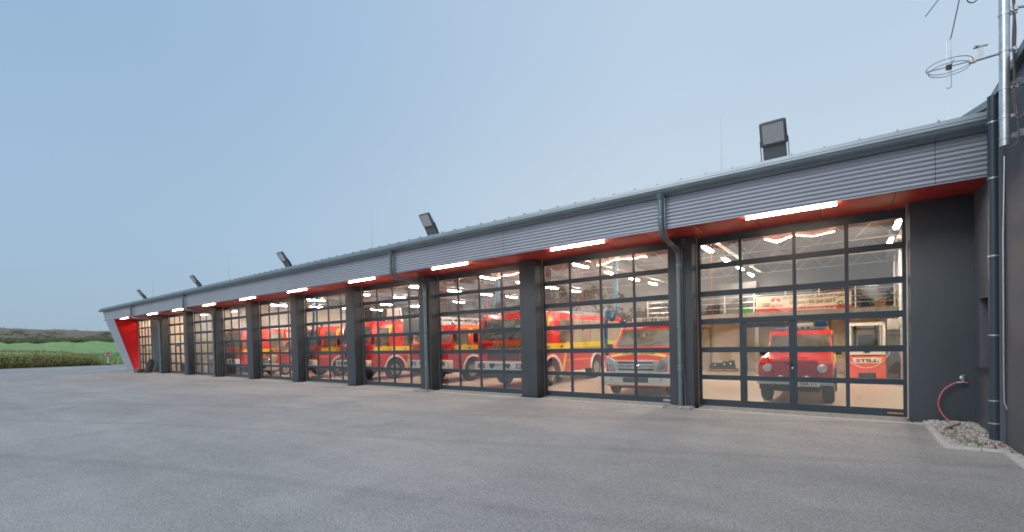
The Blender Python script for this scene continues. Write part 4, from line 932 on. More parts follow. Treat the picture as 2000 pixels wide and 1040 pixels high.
def van(X, Yn, label, plate_s, sign=True, group='red vans in the hall'):
    t_ = thing('van', label, 'van', (X, Yn, 0), group=group); W = .96
    pf = [(.02, .30), (0, .62), (.05, .98), (.10, 1.05), (.40, 1.28), (.95, 1.40), (1.62, 1.98), (1.85, 2.06), (2.2, 2.10), (5.0, 2.10), (5.1, .35)]
    wy, ra = .82, .37; ry = 3.9
    pf = pf+[(ry+ra, .30)]+arc(ry, .32, ra, 12)[1:-1]+[(ry-ra, .30), (wy+ra, .30)]+arc(wy, .32, ra, 12)[1:-1]+[(wy-ra, .30)]
    m_ = MB().prism(pf, 'x', -W, W)
    bm = bmesh.new(); me = bpy.data.meshes.new('body'); me.from_pydata(m_.v, [], m_.f); bm.from_mesh(me)
    bmesh.ops.recalc_face_normals(bm, faces=bm.faces)
    bmesh.ops.triangulate(bm, faces=[f for f in bm.faces if len(f.verts) > 4])
    for v in bm.verts:
        if v.co.y < .9: v.co.x *= 1-.10*(1-v.co.y/.9)**2
        if v.co.z > 1.3: v.co.x *= 1-.10*(v.co.z-1.3)/.8
    ed = [e_ for e_ in bm.edges if len(e_.link_faces) == 2 and e_.calc_face_angle(0) > .35]
    bmesh.ops.bevel(bm, geom=ed, offset=.035, segments=3, profile=.6, affect='EDGES', clamp_overlap=True)
    bm.to_mesh(me); bm.free(); me.materials.append(MT['red_car']); me.polygons.foreach_set('use_smooth', [True]*len(me.polygons)); me.set_sharp_from_angle(angle=R(45))
    bo = bpy.data.objects.new('body', me); C.objects.link(bo); bo.parent = t_
    for s_ in (-1, 1): wheel(t_, s_*(W-.13), wy, .33, .22, s_, heavy=False); wheel(t_, s_*(W-.13), ry, .33, .22, s_, heavy=False)
    MB().box(-.6, .6, .3, 4.9, .22, .40).build('chassis', 'black', t_)
    # windscreen
    def P(u, v_):
        y_ = .99+(1.60-.99)*v_; z_ = 1.425+(1.955-1.425)*v_; hw = .86-.07*v_; return Vector((hw*u, y_-.012, z_+.012))
    ws = MB().hexa([P(-1, 0)+Vector((0, .03, -.03)), P(1, 0)+Vector((0, .03, -.03)), P(1, 1)+Vector((0, .03, -.03)), P(-1, 1)+Vector((0, .03, -.03))], [P(-1, 0), P(1, 0), P(1, 1), P(-1, 1)]).build('windscreen', 'autoglass', t_, bevel=.01)
    for sx in (-.6, .1): MB().tube([P(sx, 0)+Vector((0, -.02, 0)), P(sx+.5, .25)+Vector((0, -.02, .01))], .008, 5).build('wiper', 'black', ws)
    mirror_slab(t_, 'side_window', 'autoglass', .905, [(1.25, 1.38), (2.15, 1.38), (2.15, 1.86), (1.72, 1.86)], out_=.02)
    # hood stripe
    hs = MB(); n_ = 12
    for i in range(n_):
        def pt(u, k_):
            x_ = -.80+1.60*u; y_ = .19+.10*(1-(2*u-1)**2)+k_*.7; z_ = 1.05+(y_-.10)/.30*.23+.010; y_ += (abs(2*u-1)**3)*.06*0; return (x_, y_, z_)
        a_, b_ = pt(i/n_, 0), pt((i+1)/n_, 0); c_, d_ = pt((i+1)/n_, .13), pt(i/n_, .13)
        hs.add([a_, b_, c_, d_], [(0, 1, 2, 3)])
    hs.build('yellow_arc', 'yellow', t_, fix=False)
    a_s = math.atan2(.23, .30)
    text('FEUERWEHR', .135, (0, .325, 1.236), (a_s, 0, 0), 'print_black', t_, sx=1.25, shear=.25, bold=.003)
    # white mask: grille and bumper
    gm = MB().prism([(-.60, .70), (.60, .70), (.66, 1.03), (.58, 1.06), (-.58, 1.06), (-.66, 1.03)], 'y', -.035, .10).build('grille', 'white_car', t_, bevel=.015)
    for z_ in (.79, .88, .985): MB().box(-.50, .50, -.043, -.035, z_-.020, z_+.020).build('slot', 'black', gm)
    MB().box(-.56, .56, -.052, -.040, .865, .885).build('bar', 'white_car', gm)
    MB().lathe([(-.065, .001), (-.065, .95), (-.045, 1.0)], (0, 0, 0), 'y', 24).build('oval_badge', 'chrome', gm, smooth=True)
    bdg = [c for c in gm.children if c.name.startswith('oval')][0]; bdg.scale = (.115, 1, .048); bdg.location = (0, 0, .89)
    bp_ = MB().prism([(-W+.05, .34), (W-.05, .34), (W-.01, .48), (W-.02, .72), (-W+.02, .72), (-W+.01, .48)], 'y', -.06, .40).build('bumper', 'white_car', t_, bevel=.03)
    MB().box(-.36, .36, -.068, -.058, .42, .56).build('intake', 'black', bp_)
    for z_ in (.45, .49, .53): MB().box(-.36, .36, -.074, -.068, z_-.006, z_+.006).build('intake_bar', 'lamp_grey', bp_)
    plate(bp_, -.02, -.068, .625, plate_s, .5, .10)
    for s_ in (-1, 1):
        MB().box(s_*.50-.10, s_*.50+.10, -.068, -.060, .45, .56).build('fog_recess', 'fork_grey', bp_)
        MB().lathe([(-.075, .001), (-.075, .035), (-.06, .04)], (s_*.72, 0, .50), 'y', 14).build('fog_lamp', 'lens', bp_, smooth=True)
        hl_ = MB().hexa([(s_*.57, -.05, .74), (s_*.90, .04, .74), (s_*.90, .30, .74), (s_*.57, .2, .74)], [(s_*.62, -.01, 1.04), (s_*.915, .10, 1.18), (s_*.915, .36, 1.18), (s_*.62, .2, 1.04)]).build('headlight', 'lens', t_, bevel=.01)
        MB().lathe([(-.02, .001), (-.02, .06), (0, .065)], (s_*.74, -.02, .90), 'y', 16).build('lamp_bulb', 'chrome', hl_, smooth=True)
        MB().box(s_*1.09-.09, s_*1.09+.09, 1.02, 1.12, 1.22, 1.52).cyl((s_*.9, 1.1, 1.30), (s_*1.05, 1.08, 1.30), .02, n=6).build('mirror', 'black', t_, bevel=.02)
    mirror_slab(t_, 'yellow_stripe', 'yellow', W, [(1.05, .86), (4.95, .86), (4.95, 1.10), (1.05, 1.10)], out_=.004)
    mirror_slab(t_, 'wheel_arch', 'black', W, arc(wy, .32, ra+.04, 12)+arc(wy, .32, ra-.005, 12)[::-1], out_=.008)
    if sign:
        sg = MB().box(-.55, .78, 1.75, 1.95, 2.14, 2.34).build('roof_sign', 'fork_grey', t_, bevel=.01)
        text('FEUERWEHR', .17, (.28, 1.745, 2.235), FRONT, 'print_grey', sg, sx=1.05, bold=.002)
        for s_ in (-1, 1): MB().box(s_*.88-.1, s_*.88+.1, 1.74, 1.96, 2.12, 2.26).build('blue_light', 'blue_glass', t_, bevel=.02)
    return t_
van(-4.98, 12.72, 'red and white van with oval badge and roof sign behind the second door', 'CHA FW 112').rotation_euler = (0, 0, R(6.5))
v2 = van(-27.9, 13.1, 'red van without roof sign parked behind the hanging yellow jackets', 'CHA 1270', sign=False)

def offroader(X, Yn):
    t_ = thing('off_roader', 'boxy red off-roader with round headlights and blue light bar behind first door', 'off-roader', (X, Yn, 0)); W = .77
    pf = [(.10, .50), (.06, .62), (.06, 1.02), (.12, 1.10), (1.32, 1.20), (1.60, 1.70), (1.72, 1.78), (4.1, 1.80), (4.15, .52)]
    wy, ra, ry = .72, .41, 3.2
    pf = pf+[(ry+ra, .52)]+arc(ry, .40, ra, 12, 17, 163)+[(ry-ra, .52), (wy+ra, .52)]+arc(wy, .40, ra, 12, 17, 163)+[(wy-ra, .52)]
    m_ = MB().prism(pf, 'x', -W+.03, W-.03); bm = bmesh.new(); me = bpy.data.meshes.new('body'); me.from_pydata(m_.v, [], m_.f); bm.from_mesh(me); bmesh.ops.recalc_face_normals(bm, faces=bm.faces)
    bmesh.ops.triangulate(bm, faces=[f for f in bm.faces if len(f.verts) > 4])
    for v in bm.verts:
        if v.co.z > 1.15: v.co.x *= 1-.07*(v.co.z-1.15)/.65
    ed = [e_ for e_ in bm.edges if len(e_.link_faces) == 2 and e_.calc_face_angle(0) > .35]
    bmesh.ops.bevel(bm, geom=ed, offset=.025, segments=2, profile=.6, affect='EDGES', clamp_overlap=True); bm.to_mesh(me); bm.free()
    me.materials.append(MT['red_car']); me.polygons.foreach_set('use_smooth', [True]*len(me.polygons)); me.set_sharp_from_angle(angle=R(40))
    bo = bpy.data.objects.new('body', me); C.objects.link(bo); bo.parent = t_
    for s_ in (-1, 1):
        wheel(t_, s_*(W-.11), wy, .37, .24, s_, heavy=False); wheel(t_, s_*(W-.11), ry, .37, .24, s_, heavy=False)
        # boxy fender
        fx0, fx1 = sorted((s_*.50, s_*W))
        MB().hexa([(fx0, .02, .60), (fx1, .05, .60), (fx1, 1.28, .62), (fx0, 1.28, .62)], [(fx0, .04, 1.09), (fx1, .10, 1.03), (fx1, 1.28, 1.12), (fx0, 1.28, 1.14)]) if False else None
        fen = MB().prism([(.03, .62), (.02, 1.00), (.10, 1.06), (1.25, 1.10), (1.25, .78), (wy+ra+.02, .62)]+arc(wy, .42, ra+.01, 10, 28, 152)+[(wy-ra-.01, .62)], 'x', fx0, fx1).build('fender', 'red_car', t_, bevel=.018)
        MB().prism(arc(wy, .42, ra+.05, 12, 10, 170)+arc(wy, .42, ra, 12, 10, 170)[::-1], 'x', s_*(W-.14), s_*(W+.03)).build('wheel_arch', 'black', t_)
        MB().lathe([(-.0, .115), (-.03, .118), (-.035, .105)], (s_*.565, .02, .885), 'y', 26).build('headlight_ring', 'red_car', t_, smooth=True)
        MB().lathe([(-.03, .104), (-.045, .09), (-.055, .05), (-.057, .001)], (s_*.565, .02, .885), 'y', 26).build('headlight', 'lens', t_, smooth=True)
        MB().box(s_*.62-.07, s_*.62+.07, .16, .24, 1.09, 1.13).build('indicator', 'orange_lens', t_, bevel=.008)
        MB().lathe([(0, .001), (0, .068), (-.05, .070), (-.06, .055), (-.065, .001)], (s_*.27, -.07, .64), 'y', 22).build('fog_lamp', 'lens', t_, smooth=True)
        MB().box(s_*.86-.07, s_*.86+.07, 1.42, 1.50, 1.14, 1.34).cyl((s_*.72, 1.45, 1.2), (s_*.83, 1.45, 1.22), .015, n=6).build('mirror', 'black', t_, bevel=.01)
    gr = MB().box(-.47, .47, .030, .075, .60, 1.04).build('grille', 'red_dark', t_)
    for i in range(7): MB().box(-.43, .43, .008, .030, .640+.054*i, .678+.054*i).build('grille_bar', 'red_car', gr)
    MB().box(-.47, .47, .03, .06, 1.035, 1.06).build('hood_lip', 'red_car', t_)
    MB().prism([(-.36, 1.09), (.36, 1.09), (.30, 1.135), (-.30, 1.135)], 'y', .2, 1.25).build('hood_ridge', 'red_car', t_, bevel=.012)
    MB().hexa([(-.69, 1.325, 1.225), (.69, 1.325, 1.225), (.69, 1.36, 1.215), (-.69, 1.36, 1.215)], [(-.66, 1.565, 1.675), (.66, 1.565, 1.675), (.66, 1.60, 1.665), (-.66, 1.60, 1.665)]).build('windscreen', 'autoglass', t_, bevel=.006)
    for sx in (-.45, .25): MB().tube([(sx, 1.30, 1.20), (sx+.32, 1.38, 1.35)], .007, 5).build('wiper', 'black', t_)
    mirror_slab(t_, 'side_window', 'autoglass', .70, [(1.70, 1.26), (2.4, 1.26), (2.4, 1.66), (1.80, 1.66)], out_=.035)
    mirror_slab(t_, 'side_window', 'autoglass', .70, [(2.5, 1.26), (3.9, 1.26), (3.9, 1.66), (2.5, 1.66)], out_=.035)
    mirror_slab(t_, 'yellow_stripe', 'yellow', W-.03, [(1.3, .86), (4.1, .86), (4.1, 1.08), (1.3, 1.12)], out_=.006)
    mirror_slab(t_, 'yellow_stripe', 'yellow', W, [(.55, .99), (1.24, .86), (1.24, 1.08), (.7, 1.05)], out_=.004)
    bp_ = MB().box(-W-.01, W+.01, -.10, .05, .485, .565).build('bumper', 'galv', t_, bevel=.012)
    MB().box(-W+.02, W-.02, .0, .10, .36, .485).build('lower_apron', 'black', t_)
    MB().box(-.5, .5, .2, 4.0, .30, .55).cyl((-.6, wy, .34), (.6, wy, .34), .05, n=8).build('chassis', 'black', t_)
    plate(bp_, .27, -.105, .505, 'CHA·313', .50, .105)
    lb = MB().box(-.60, .60, 1.78, 2.02, 1.83, 1.90).build('light_bar', 'galv', t_, bevel=.01)
    for s_ in (-1, 1): MB().box(s_*.47-.14, s_*.47+.14, 1.77, 2.03, 1.88, 2.02).build('blue_light', 'blue_glass', lb, bevel=.025)
    MB().box(-.29, .29, 1.82, 2.0, 1.90, 1.99).build('bar_cover', 'fork_grey', lb, bevel=.01)
    for i in range(4): MB().lathe([(0, .001), (0, .035), (.04, .03)], (-.20+.13*i, 1.76, 1.86), 'y', 12).build('work_lamp', 'black', lb, smooth=True)
    MB().lathe([(0, .05), (.08, .045), (.10, .001)], (.58, 2.4, 1.80), 'z', 14).build('amber_light', 'orange_lens', t_, smooth=True)
    return t_
offroader(-1.10, 12.92)

# forklift seen from behind
fk = thing('forklift', 'orange and white forklift parked in the hall corner beside the off-roader', 'forklift', (.45, 19.8, 0))
cw = MB().prism([(0.0, .12), (.0, .60), (.05, .88), (.5, .93), (1.3, .93), (1.3, .12)], 'x', -.51, .51)
cwo = cw.build('counterweight', 'fork_orange', fk, bevel=.07, seg=3)
MB().prism([(-.51, .92), (.51, .92), (.48, 1.18), (-.48, 1.18)], 'y', .05, 1.3).build('hood', 'fork_grey', fk, bevel=.03)
MB().prism([(-.36, .64), (.36, .64), (.40, .82), (-.40, .82)], 'y', -.01, .06).build('badge_panel', 'fork_grey', fk, bevel=.01)
text('STILL', .14, (0, -.016, .73), FRONT, 'print_grey', fk, sx=1.9, bold=.006)
MB().box(-.24, .24, -.012, .1, .13, .32).build('tow_recess', 'black', fk, bevel=.02)
MB().box(-.08, .08, -.0, .06, 1.00, 1.06).build('vent', 'black', fk)
m_ = MB()
for s_ in (-1, 1): m_.tube(smooth_path([(s_*.47, .1, 1.15), (s_*.47, .12, 1.7), (s_*.46, .2, 1.95), (s_*.42, .4, 2.02), (s_*.40, 1.3, 2.02)], 4), .04, 8); m_.tube([(s_*.44, 1.25, 1.1), (s_*.42, 1.35, 2.02)], .03, 6)
m_.box(-.44, .44, .15, .25, 1.93, 2.04); m_.build('overhead_guard', 'fork_grey', fk, smooth=True)
for i in range(7): MB().box(-.42, .42, .30+.15*i, .35+.15*i, 1.99, 2.03).build('guard_bar', 'fork_grey', fk)
MB().box(-.36, -.26, 1.7, 1.8, .1, 1.95).box(.26, .36, 1.7, 1.8, .1, 1.95).box(-.36, .36, 1.7, 1.8, 1.78, 1.86).build('mast', 'black', fk)
MB().box(-.24, .24, .55, .68, 1.2, 1.62).box(-.24, .24, .55, 1.05, 1.2, 1.34).build('seat', 'black', fk, bevel=.04)
for s_ in (-1, 1): wheel(fk, s_*.42, .35, .24, .16, s_, heavy=False); wheel(fk, s_*.42, 1.45, .30, .18, s_, heavy=False)
MB().tube(smooth_path([(-.50, -.02, .72), (-.25, -.06, .54), (.0, -.07, .49), (.3, -.06, .60), (.55, -.02, .9), (.62, .1, 1.1)], 5), .010, 6).build('charging_cable', 'fork_grey', fk, smooth=True)

# ------------------------------------------------------------------ hall furnishing
# mezzanine with railing at the end behind the first two doors
mz = thing('mezzanine', 'mezzanine floor with pale steel railing along the hall back', 'mezzanine')
MB().box(-8.0, XE, 22.0, 24.8, 2.38, 2.60).build('floor_slab', 'cream', mz)
MB().box(-8.0, XE, 21.95, 22.0, 2.36, 2.66).build('edge_beam', 'beam', mz)
for i in range(9):
    xx = -7.95+i*1.16; MB().cyl((xx, 22.03, 2.6), (xx, 22.03, 3.62), .024, n=8).build('railing_post', 'galv', mz, smooth=True)
for z in (3.62, 3.37, 3.12, 2.87): MB().cyl((-8.0, 22.03, z), (XE, 22.03, z), .021 if z > 3.6 else .015, n=8).build('railing_bar', 'galv', mz, smooth=True)
MB().box(-3.30, -3.16, 22.1, 22.24, 0, 2.38).box(-8.0, -7.86, 22.1, 22.24, 0, 2.38).build('post', 'beam', mz)
bn = thing('banner', 'cream and red jubilee banner hung on the mezzanine railing', 'banner', (-1.59, 21.97, 0))
vs = []; fs = []; nx = 24
def bz(u): return 0
for i in range(nx+1):
    u = i/nx; xx = -1.64+3.28*u; sag = -.03*math.sin(u*math.pi)
    wv_ = .012*math.sin(u*21)
    for z in (2.615, 2.615+.17, 3.325+sag): vs.append((xx, wv_-.0, z))
for i in range(nx):
    fs.append((3*i+1, 3*(i+1)+1, 3*(i+1)+2, 3*i+2))
m_ = MB(); m_.v = vs; m_.f = fs; m_.build('cloth', 'banner', bn, fix=False, smooth=True)
m_ = MB(); m_.v = vs; m_.f = [(3*i, 3*(i+1), 3*(i+1)+1, 3*i+1) for i in range(nx)]; m_.build('red_band', 'banner_red', bn, fix=False, smooth=True)
text('FEUERWEHR STADT FURTH IM WALD', .145, (.42, -.022, 3.18), FRONT, 'print_brown', bn, sx=.86)
text('28. Juni - 01. Juli 2013', .185, (.36, -.022, 2.985), FRONT, 'print_brown', bn, sx=.95, bold=.002)
text('www.feuerwehr-furth.de', .125, (.50, -.022, 2.70), FRONT, 'print_white', bn, sx=1.05, bold=.002)
text('150', .23, (-1.28, -.022, 2.93), FRONT, 'print_brown', bn, shear=.35, sx=.85)
text('Jahre', .24, (-.86, -.022, 2.90), FRONT, 'banner_red', bn, shear=.45, sx=.85)
m_ = MB()
for (cx_, cz_, s_) in ((-1.0, 3.13, 1), (-.80, 3.12, -1)):
    m_.prism([(cx_-.09*s_, cz_+.0), (cx_-.02*s_, cz_-.08), (cx_+.08*s_, cz_+.02), (cx_+.10*s_, cz_+.12), (cx_+.03*s_, cz_+.04), (cx_, cz_+.12), (cx_-.04*s_, cz_+.03)], 'y', -.022, -.020)
m_.build('flame_emblem', 'banner_red', bn)
m_ = MB()
for _ in range(26):
    a_ = random.uniform(0, 6.28); r_ = random.uniform(.05, .13); x_ = 1.30+r_*math.cos(a_); z_ = 2.86+r_*.7*math.sin(a_); s_ = .03
    m_.prism([(x_-s_, z_), (x_, z_-s_*.6), (x_+s_, z_), (x_, z_+s_*.6)], 'y', -.024, -.021)
m_.build('green_emblem', 'green', bn)
# things on the mezzanine
def cabinet(name, label, cat, x0, x1, y0_, y1_, z0_, z1_, mt_, nd=2, group=None, handle='galv'):
    t_ = thing(name, label, cat, ((x0+x1)/2, y0_, z0_), group=group); hw = (x1-x0)/2; dp_ = y1_-y0_; hh = z1_-z0_
    MB().box(-hw, hw, .02, dp_, .0, hh).build('carcass', mt_, t_)
    for i in range(nd):
        a_ = -hw+2*hw*i/nd; b_ = -hw+2*hw*(i+1)/nd
        d_ = MB().box(a_+.006, b_-.006, 0, .02, .05, hh-.02).build('door', mt_, t_); MB().box(b_-.06, b_-.04, -.02, 0, hh*.48, hh*.56).build('handle', handle, d_)
    return t_
cabinet('wardrobe', 'dark cupboard on the mezzanine behind the railing by the banner', 'cupboard', -5.1, -3.5, 24.0, 24.7, 2.6, 4.2, 'print_grey', 3)
cabinet('wardrobe', 'dark blue cupboard on the mezzanine at the van side', 'cupboard', -7.7, -6.2, 24.0, 24.7, 2.6, 4.0, 'bag', 3)
rk = thing('glass_case', 'maroon framed glass case on the mezzanine near the hall corner', 'display case', (.42, 23.2, 2.6))
m_ = MB().box(-.55, -.49, 0, .4, 0, 1.25).box(.49, .55, 0, .4, 0, 1.25).box(-.49, .49, 0, .4, 1.19, 1.25).box(-.49, .49, 0, .4, 0, .06).build('frame', 'red_dark', rk)
MB().box(-.48, .48, .05, .38, .07, 1.18).build('pane', 'autoglass', rk)
gbx = thing('storage_box', 'bright green plastic box standing on the mezzanine edge', 'box', (-3.72, 22.25, 2.6)); MB().box(-.17, .17, 0, .3, 0, .34).build('tub', 'green', gbx, bevel=.02); MB().box(-.19, .19, -.02, .32, .34, .38).build('lid', 'green', gbx, bevel=.01)
cr = MB()
for i in range(10):
    xx = -3.0+i*.42; hgt_ = random.uniform(.15, .5)
    mm_ = ['cardboard', 'bag', 'blue_bin'][(i*7+i//3) % 3]
    q_ = cabinet('crate', {'cardboard': 'brown', 'bag': 'dark', 'blue_bin': 'blue'}[mm_]+' crate stored behind the banner, '+('first', 'second', 'third', 'fourth', 'fifth', 'sixth', 'seventh', 'eighth', 'ninth', 'tenth')[i]+' from the green box', 'crate', xx, xx+.34, 22.8, 23.2, 2.6, 2.6+hgt_, mm_, 1, group='crates on the mezzanine')
# doors in the back wall
def wall_door(x0, x1, zt_, label, n=1):
    t_ = thing('hall_door', label, 'door', ((x0+x1)/2, 24.8, 0)); hw = (x1-x0)/2
    MB().box(-hw-.06, -hw, -.05, 0, 0, zt_+.06).box(hw, hw+.06, -.05, 0, 0, zt_+.06).box(-hw, hw, -.05, 0, zt_, zt_+.06).build('frame', 'lamp_grey', t_)
    for i in range(n):
        a_ = -hw+2*hw*i/n; b_ = -hw+2*hw*(i+1)/n
        d_ = MB().box(a_+.004, b_-.004, -.03, 0, .01, zt_-.004).build('leaf', 'greige', t_); MB().box(b_-.14, b_-.03, -.07, -.045, 1.0, 1.03).build('handle', 'black', d_)
    return t_
wall_door(-6.9, -5.75, 2.08, 'single grey door left of the pallet on the hall back wall')
wall_door(-4.05, -2.55, 2.08, 'double grey door behind the red off-roader', 2)
wall_door(-1.9, -.75, 2.3, 'dark framed grey door between off-roader and forklift')
wall_door(-13.6, -11.9, 2.1, 'double grey door behind the ladder truck', 2)
pl = thing('pallet', 'wooden pallet carrying dark bags near the hall back wall', 'pallet', (-4.95, 23.3, 0))
for i in range(3): MB().box(-.62, .62, .0+.34*i, .12+.34*i, .0, .022).build('bottom_board', 'pallet', pl)
for i in range(3):
    for j in range(3): MB().box((-.62, -.07, .48)[i], (-.48, .07, .62)[i], .34*j, .12+.34*j, .022, .10).build('block', 'pallet', pl)
for i in range(5): MB().box(-.62, .62, .18*i, .14+.18*i, .10, .122).build('top_board', 'pallet', pl)
for i, (xx, w_, hh, lab) in enumerate(((-.26, .60, .30, 'flat dark bag at one end of the pallet'), (.16, .36, .36, 'upright dark blue bag in the middle of the pallet'), (.43, .30, .42, 'tallest dark bag with tag at the pallet end'))):
    t_ = thing('bag', lab, 'bag', (-4.95+xx, 23.32, .122)); bo = MB().hexa([(-w_/2, 0, 0), (w_/2, 0, 0), (w_/2, .5, 0), (-w_/2, .5, 0)], [(-w_*.38, .08, hh), (w_*.34, .06, hh*.9), (w_*.34, .42, hh), (-w_*.4, .42, hh*.92)]).build('body', 'bag', t_, bevel=.05, seg=3)
    MB().tube([(-.08, .1, hh*.9), (-.05, .08, hh+.05), (.05, .08, hh+.05), (.08, .1, hh*.9)], .01, 5).build('handle', 'bag', t_); MB().box(-.03, .02, -.004, .02, hh*.55, hh*.75).build('tag', 'print_white', t_)
cabinet('tool_cabinet', 'dark steel cabinet against the cream wall beside the forklift', 'cabinet', 1.06, 1.44, 21.2, 21.9, 0, 1.75, 'lamp_grey', 1)
wt = thing('water_canister', 'white plastic canister on top of the dark cabinet', 'canister', (1.25, 21.5, 1.75)); MB().box(-.17, .17, -.1, .15, 0, .42).build('tank', 'fork_grey', wt, bevel=.05, seg=3); MB().cyl((0, 0, .42), (0, 0, .47), .04, n=10).build('cap', 'black', wt)
hr = thing('hose_coil', 'pale coiled hose lying on the floor beside the forklift', 'hose coil', (1.18, 18.6, .0))
for i in range(4): MB().tube([(.17*math.cos(a_*.3927), .17*math.sin(a_*.3927), .03+.045*i) for a_ in range(16)], .025, 6, closed=True).build('coil_turn', 'fork_grey', hr, smooth=True)
sh = thing('shelf', 'tall wooden rack standing between off-roader and forklift', 'shelf', (-.32, 20.6, 0))
for xx in (-.13, .13): MB().box(xx-.02, xx+.02, 0, .5, 0, 1.25).build('upright', 'pallet', sh)
for z in (.2, .5, .8, 1.1): MB().box(-.11, .11, 0, .5, z, z+.03).build('board', 'pallet', sh)
# wall pipes and box by the corner
wp_ = thing('pipe_run', 'grey pipes rising on the cream side wall above the cabinet', 'pipes', (XE, 20.0, 0))
for y_ in (20.0, 20.35, 22.6): MB().cyl((-.07, y_-20, 1.9 if y_ > 20.2 else .0), (-.07, y_-20, 4.8), .045, n=10).build('pipe', 'galv', wp_, smooth=True)
eb = thing('switch_box', 'pale electric box on the side wall above the railing end', 'switch box', (XE, 18.6, 3.3)); MB().box(-.14, 0, -.22, .22, 0, .5).build('housing', 'fork_grey', eb, bevel=.02); MB().tube(smooth_path([(-.1, .1, 0), (-.1, .2, -.25), (-.05, .4, -.3), (-.02, .7, -.1)], 4), .012, 5).build('cable', 'black', eb)
# lockers behind the far trucks
lk0 = None
for i in range(14):
    xx = -33.6+i*.95
    if lk0 is None:
        lk0 = cabinet('locker', 'red clothes locker at the back wall touching the washroom partition', 'locker', xx, xx+.9, 24.2, 24.78, 0, 2.1, 'red_dark', 2, group='red lockers along the back wall')
    else: c_ = copy_tree(lk0); c_.location = (xx+.45, 24.2, 0); c_['label'] = 'red clothes locker at the back wall, number %s from the washroom partition' % ('two', 'three', 'four', 'five', 'six', 'seven', 'eight', 'nine', 'ten', 'eleven', 'twelve', 'thirteen', 'fourteen')[i-1]
shv = cabinet('equipment_rack', 'tall red and blue equipment rack behind the small van', 'rack', -29.9, -28.2, 18.9, 19.5, 0, 3.0, 'red_dark', 3)
for i, xx in enumerate((-28.35, -27.75)):
    jk = thing('jacket', ('bright yellow jacket hung by the van window', 'yellow and orange jacket hung beside the other jacket')[i], 'jacket', (xx, 12.62, 1.25))
    bo = MB().hexa([(-.2, 0, 0), (.2, 0, 0), (.2, .14, 0), (-.2, .14, 0)], [(-.16, .02, .42), (.16, .02, .42), (.16, .12, .42), (-.16, .12, .42)]).build('body', 'yellow', jk, bevel=.04)
    MB().box(-.195, .195, -.006, .0, .10, .14).build('reflective_band', 'print_white', jk); MB().cyl((-.18, .07, .40), (-.26, .05, .05), .05, n=8).cyl((.18, .07, .40), (.26, .05, .05), .05, n=8).build('sleeves', 'orange', jk, smooth=True)
    MB().tube([(0, .07, .42), (0, .07, .50), (.0, .07, 3.3)], .006, 4).build('hanger', 'dark_metal', jk)
# washroom contents
bn2 = thing('waste_bin', 'blue bin just inside the first washroom door', 'bin', (-38.35, 12.35, 0)); MB().hexa([(-.22, 0, 0), (.22, 0, 0), (.22, .5, 0), (-.22, .5, 0)], [(-.27, -.04, .62), (.27, -.04, .62), (.27, .55, .62), (-.27, .55, .62)]).build('tub', 'blue_bin', bn2, bevel=.02); MB().box(-.29, .29, -.06, .57, .62, .67).build('lid', 'blue_bin', bn2, bevel=.015)
bx = thing('carton', 'brown cardboard carton inside the door beside the washroom', 'carton', (-34.1, 12.6, 0)); MB().box(-.28, .28, 0, .5, 0, .95).build('box', 'cardboard', bx); MB().box(-.03, .03, -.003, .5, .2, .951).build('tape', 'pallet', bx)
# exhaust hoses, hanging cords
def exhaust(x, y_, pts, label):
    t_ = thing('exhaust_hose', label, 'exhaust hose', (x, y_, 0), group='blue exhaust hoses hanging from the roof')
    MB().box(-.12, .12, -.18, .18, 4.30, 4.52).build('trolley', 'fork_grey', t_, bevel=.02)
    MB().tube(smooth_path(pts, 4), .065, 10).build('hose', 'hose_blue', t_, smooth=True)
    MB().tube([(.1, 0, 4.3), (.11, 0, 3.3)], .008, 5).build('pull_cord', 'fork_grey', t_)
exhaust(-6.35, 14.5, [(0, 0, 4.3), (.02, 0, 3.6), (.05, 0, 2.9), (-.02, 0, 2.45), (-.16, 0, 2.35), (-.28, 0, 2.7), (-.34, 0, 2.2), (-.40, .1, 1.4), (-.5, .5, .8), (-.7, .8, .45)], 'blue hose hanging between big truck and red van')
exhaust(-11.38, 14.5, [(0, 0, 4.4), (.02, 0, 3.9), (.0, 0, 3.4), (-.1, 0, 3.0), (-.3, .3, 2.2), (-.4, .8, 1.3), (-.3, 1.2, .6)], 'blue hose hanging beside the big truck cab')
exhaust(-15.9, 15.0, [(0, 0, 4.4), (.02, 0, 3.8), (.0, 0, 3.3), (-.1, 0, 2.9), (-.2, .3, 2.2), (-.3, .8, 1.3), (-.2, 1.2, .6)], 'blue hose hanging left of the ladder truck')
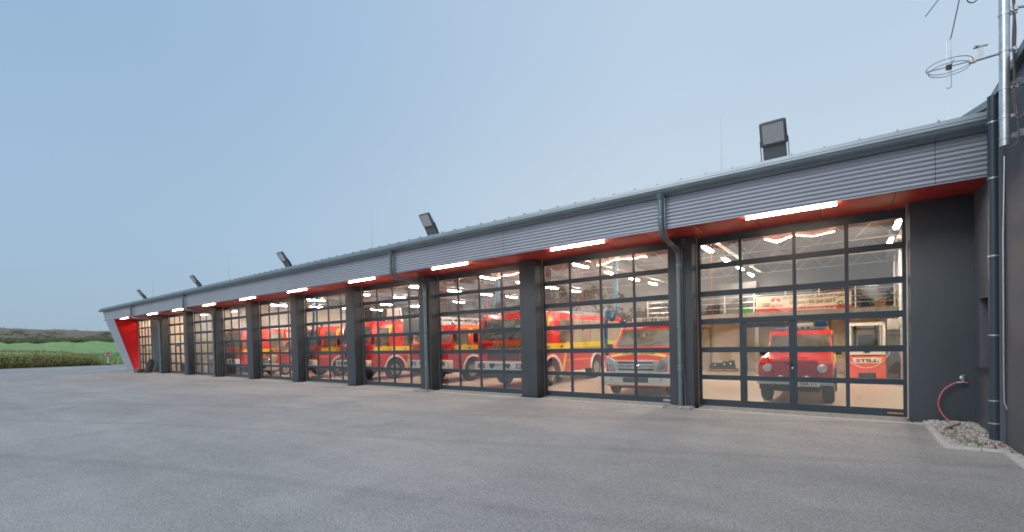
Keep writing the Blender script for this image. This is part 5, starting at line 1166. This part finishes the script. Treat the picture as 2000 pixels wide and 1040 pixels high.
exhaust(-21.8, 12.75, [(0, 0, 4.4), (.05, 0, 3.6), (.0, 0, 3.0), (-.15, 0, 2.4), (-.45, .0, 1.7), (-.85, .1, 1.0), (-1.0, .2, .55)], 'grey blue hose crossing in front of the orange striped truck')
cords = [(-3.0, 13.2, 'red cord hanging by the first pillar inside the off-roader door'), (-7.0, 13.4, 'red cord hanging inside the van door'), (-10.6, 12.9, 'red cord hanging over the big truck'), (-18.0, 13.0, 'red cord hanging by the chevron board'), (-29.4, 12.6, 'red cord hanging before the small van')]
for x_, y_, lab in cords:
    t_ = thing('power_cord', lab, 'cord', (x_, y_, 0), group='red power cords hanging from the roof'); MB().tube([(0, 0, 4.86), (.01, 0, 3.5), (.0, 0, 2.1)], .010, 5).build('cord', 'cord_red', t_); MB().box(-.03, .03, -.03, .03, 1.98, 2.10).build('socket', 'cord_red', t_)
# ------------------------------------------------------------------ odds and ends by the far end
mt = thing('pallet_stack', 'low stack of dark boards by the farthest door', 'boards', (-42.9, 11.15, 0))
for i in range(4): MB().box(-.55, .55, -.3, .3, .07*i, .07*i+.05).build('board', 'print_grey', mt, bevel=.008)
ln_ = thing('leaning_boards', 'dark boards leaning on the pillar beside the farthest door', 'boards', (-41.6, 11.5, 0))
for i in range(3): MB().hexa([(-.35+.22*i, -.45, 0), (-.28+.22*i, -.45, 0), (-.28+.22*i, -.10, 0), (-.35+.22*i, -.10, 0)], [(-.0+.22*i, -.2, 1.0-.1*i), (.07+.22*i, -.2, 1.0-.1*i), (.07+.22*i, .05, 1.0-.1*i), (.0+.22*i, .05, 1.0-.1*i)]).build('board', 'print_grey', ln_)
hs_ = thing('hydrant_sign', 'small red and white sign on a short post at the hedge end', 'sign', (-70.2, 15.2, 0))
MB().cyl((0, 0, 0), (0, 0, 1.3), .05, n=8).build('post', 'fork_grey', hs_); MB().box(-.02, .02, -.34, .34, 1.05, 1.45).build('board', 'banner_red', hs_, bevel=.01); MB().box(.021, .03, -.30, -.16, 1.12, 1.38).box(.021, .03, .16, .30, 1.12, 1.38).build('white_marks', 'print_white', hs_)
MB().lathe([(0, .3), (.15, .25), (.2, .001)], (0, 0, 0), 'z', 12).build('base', 'black', hs_)
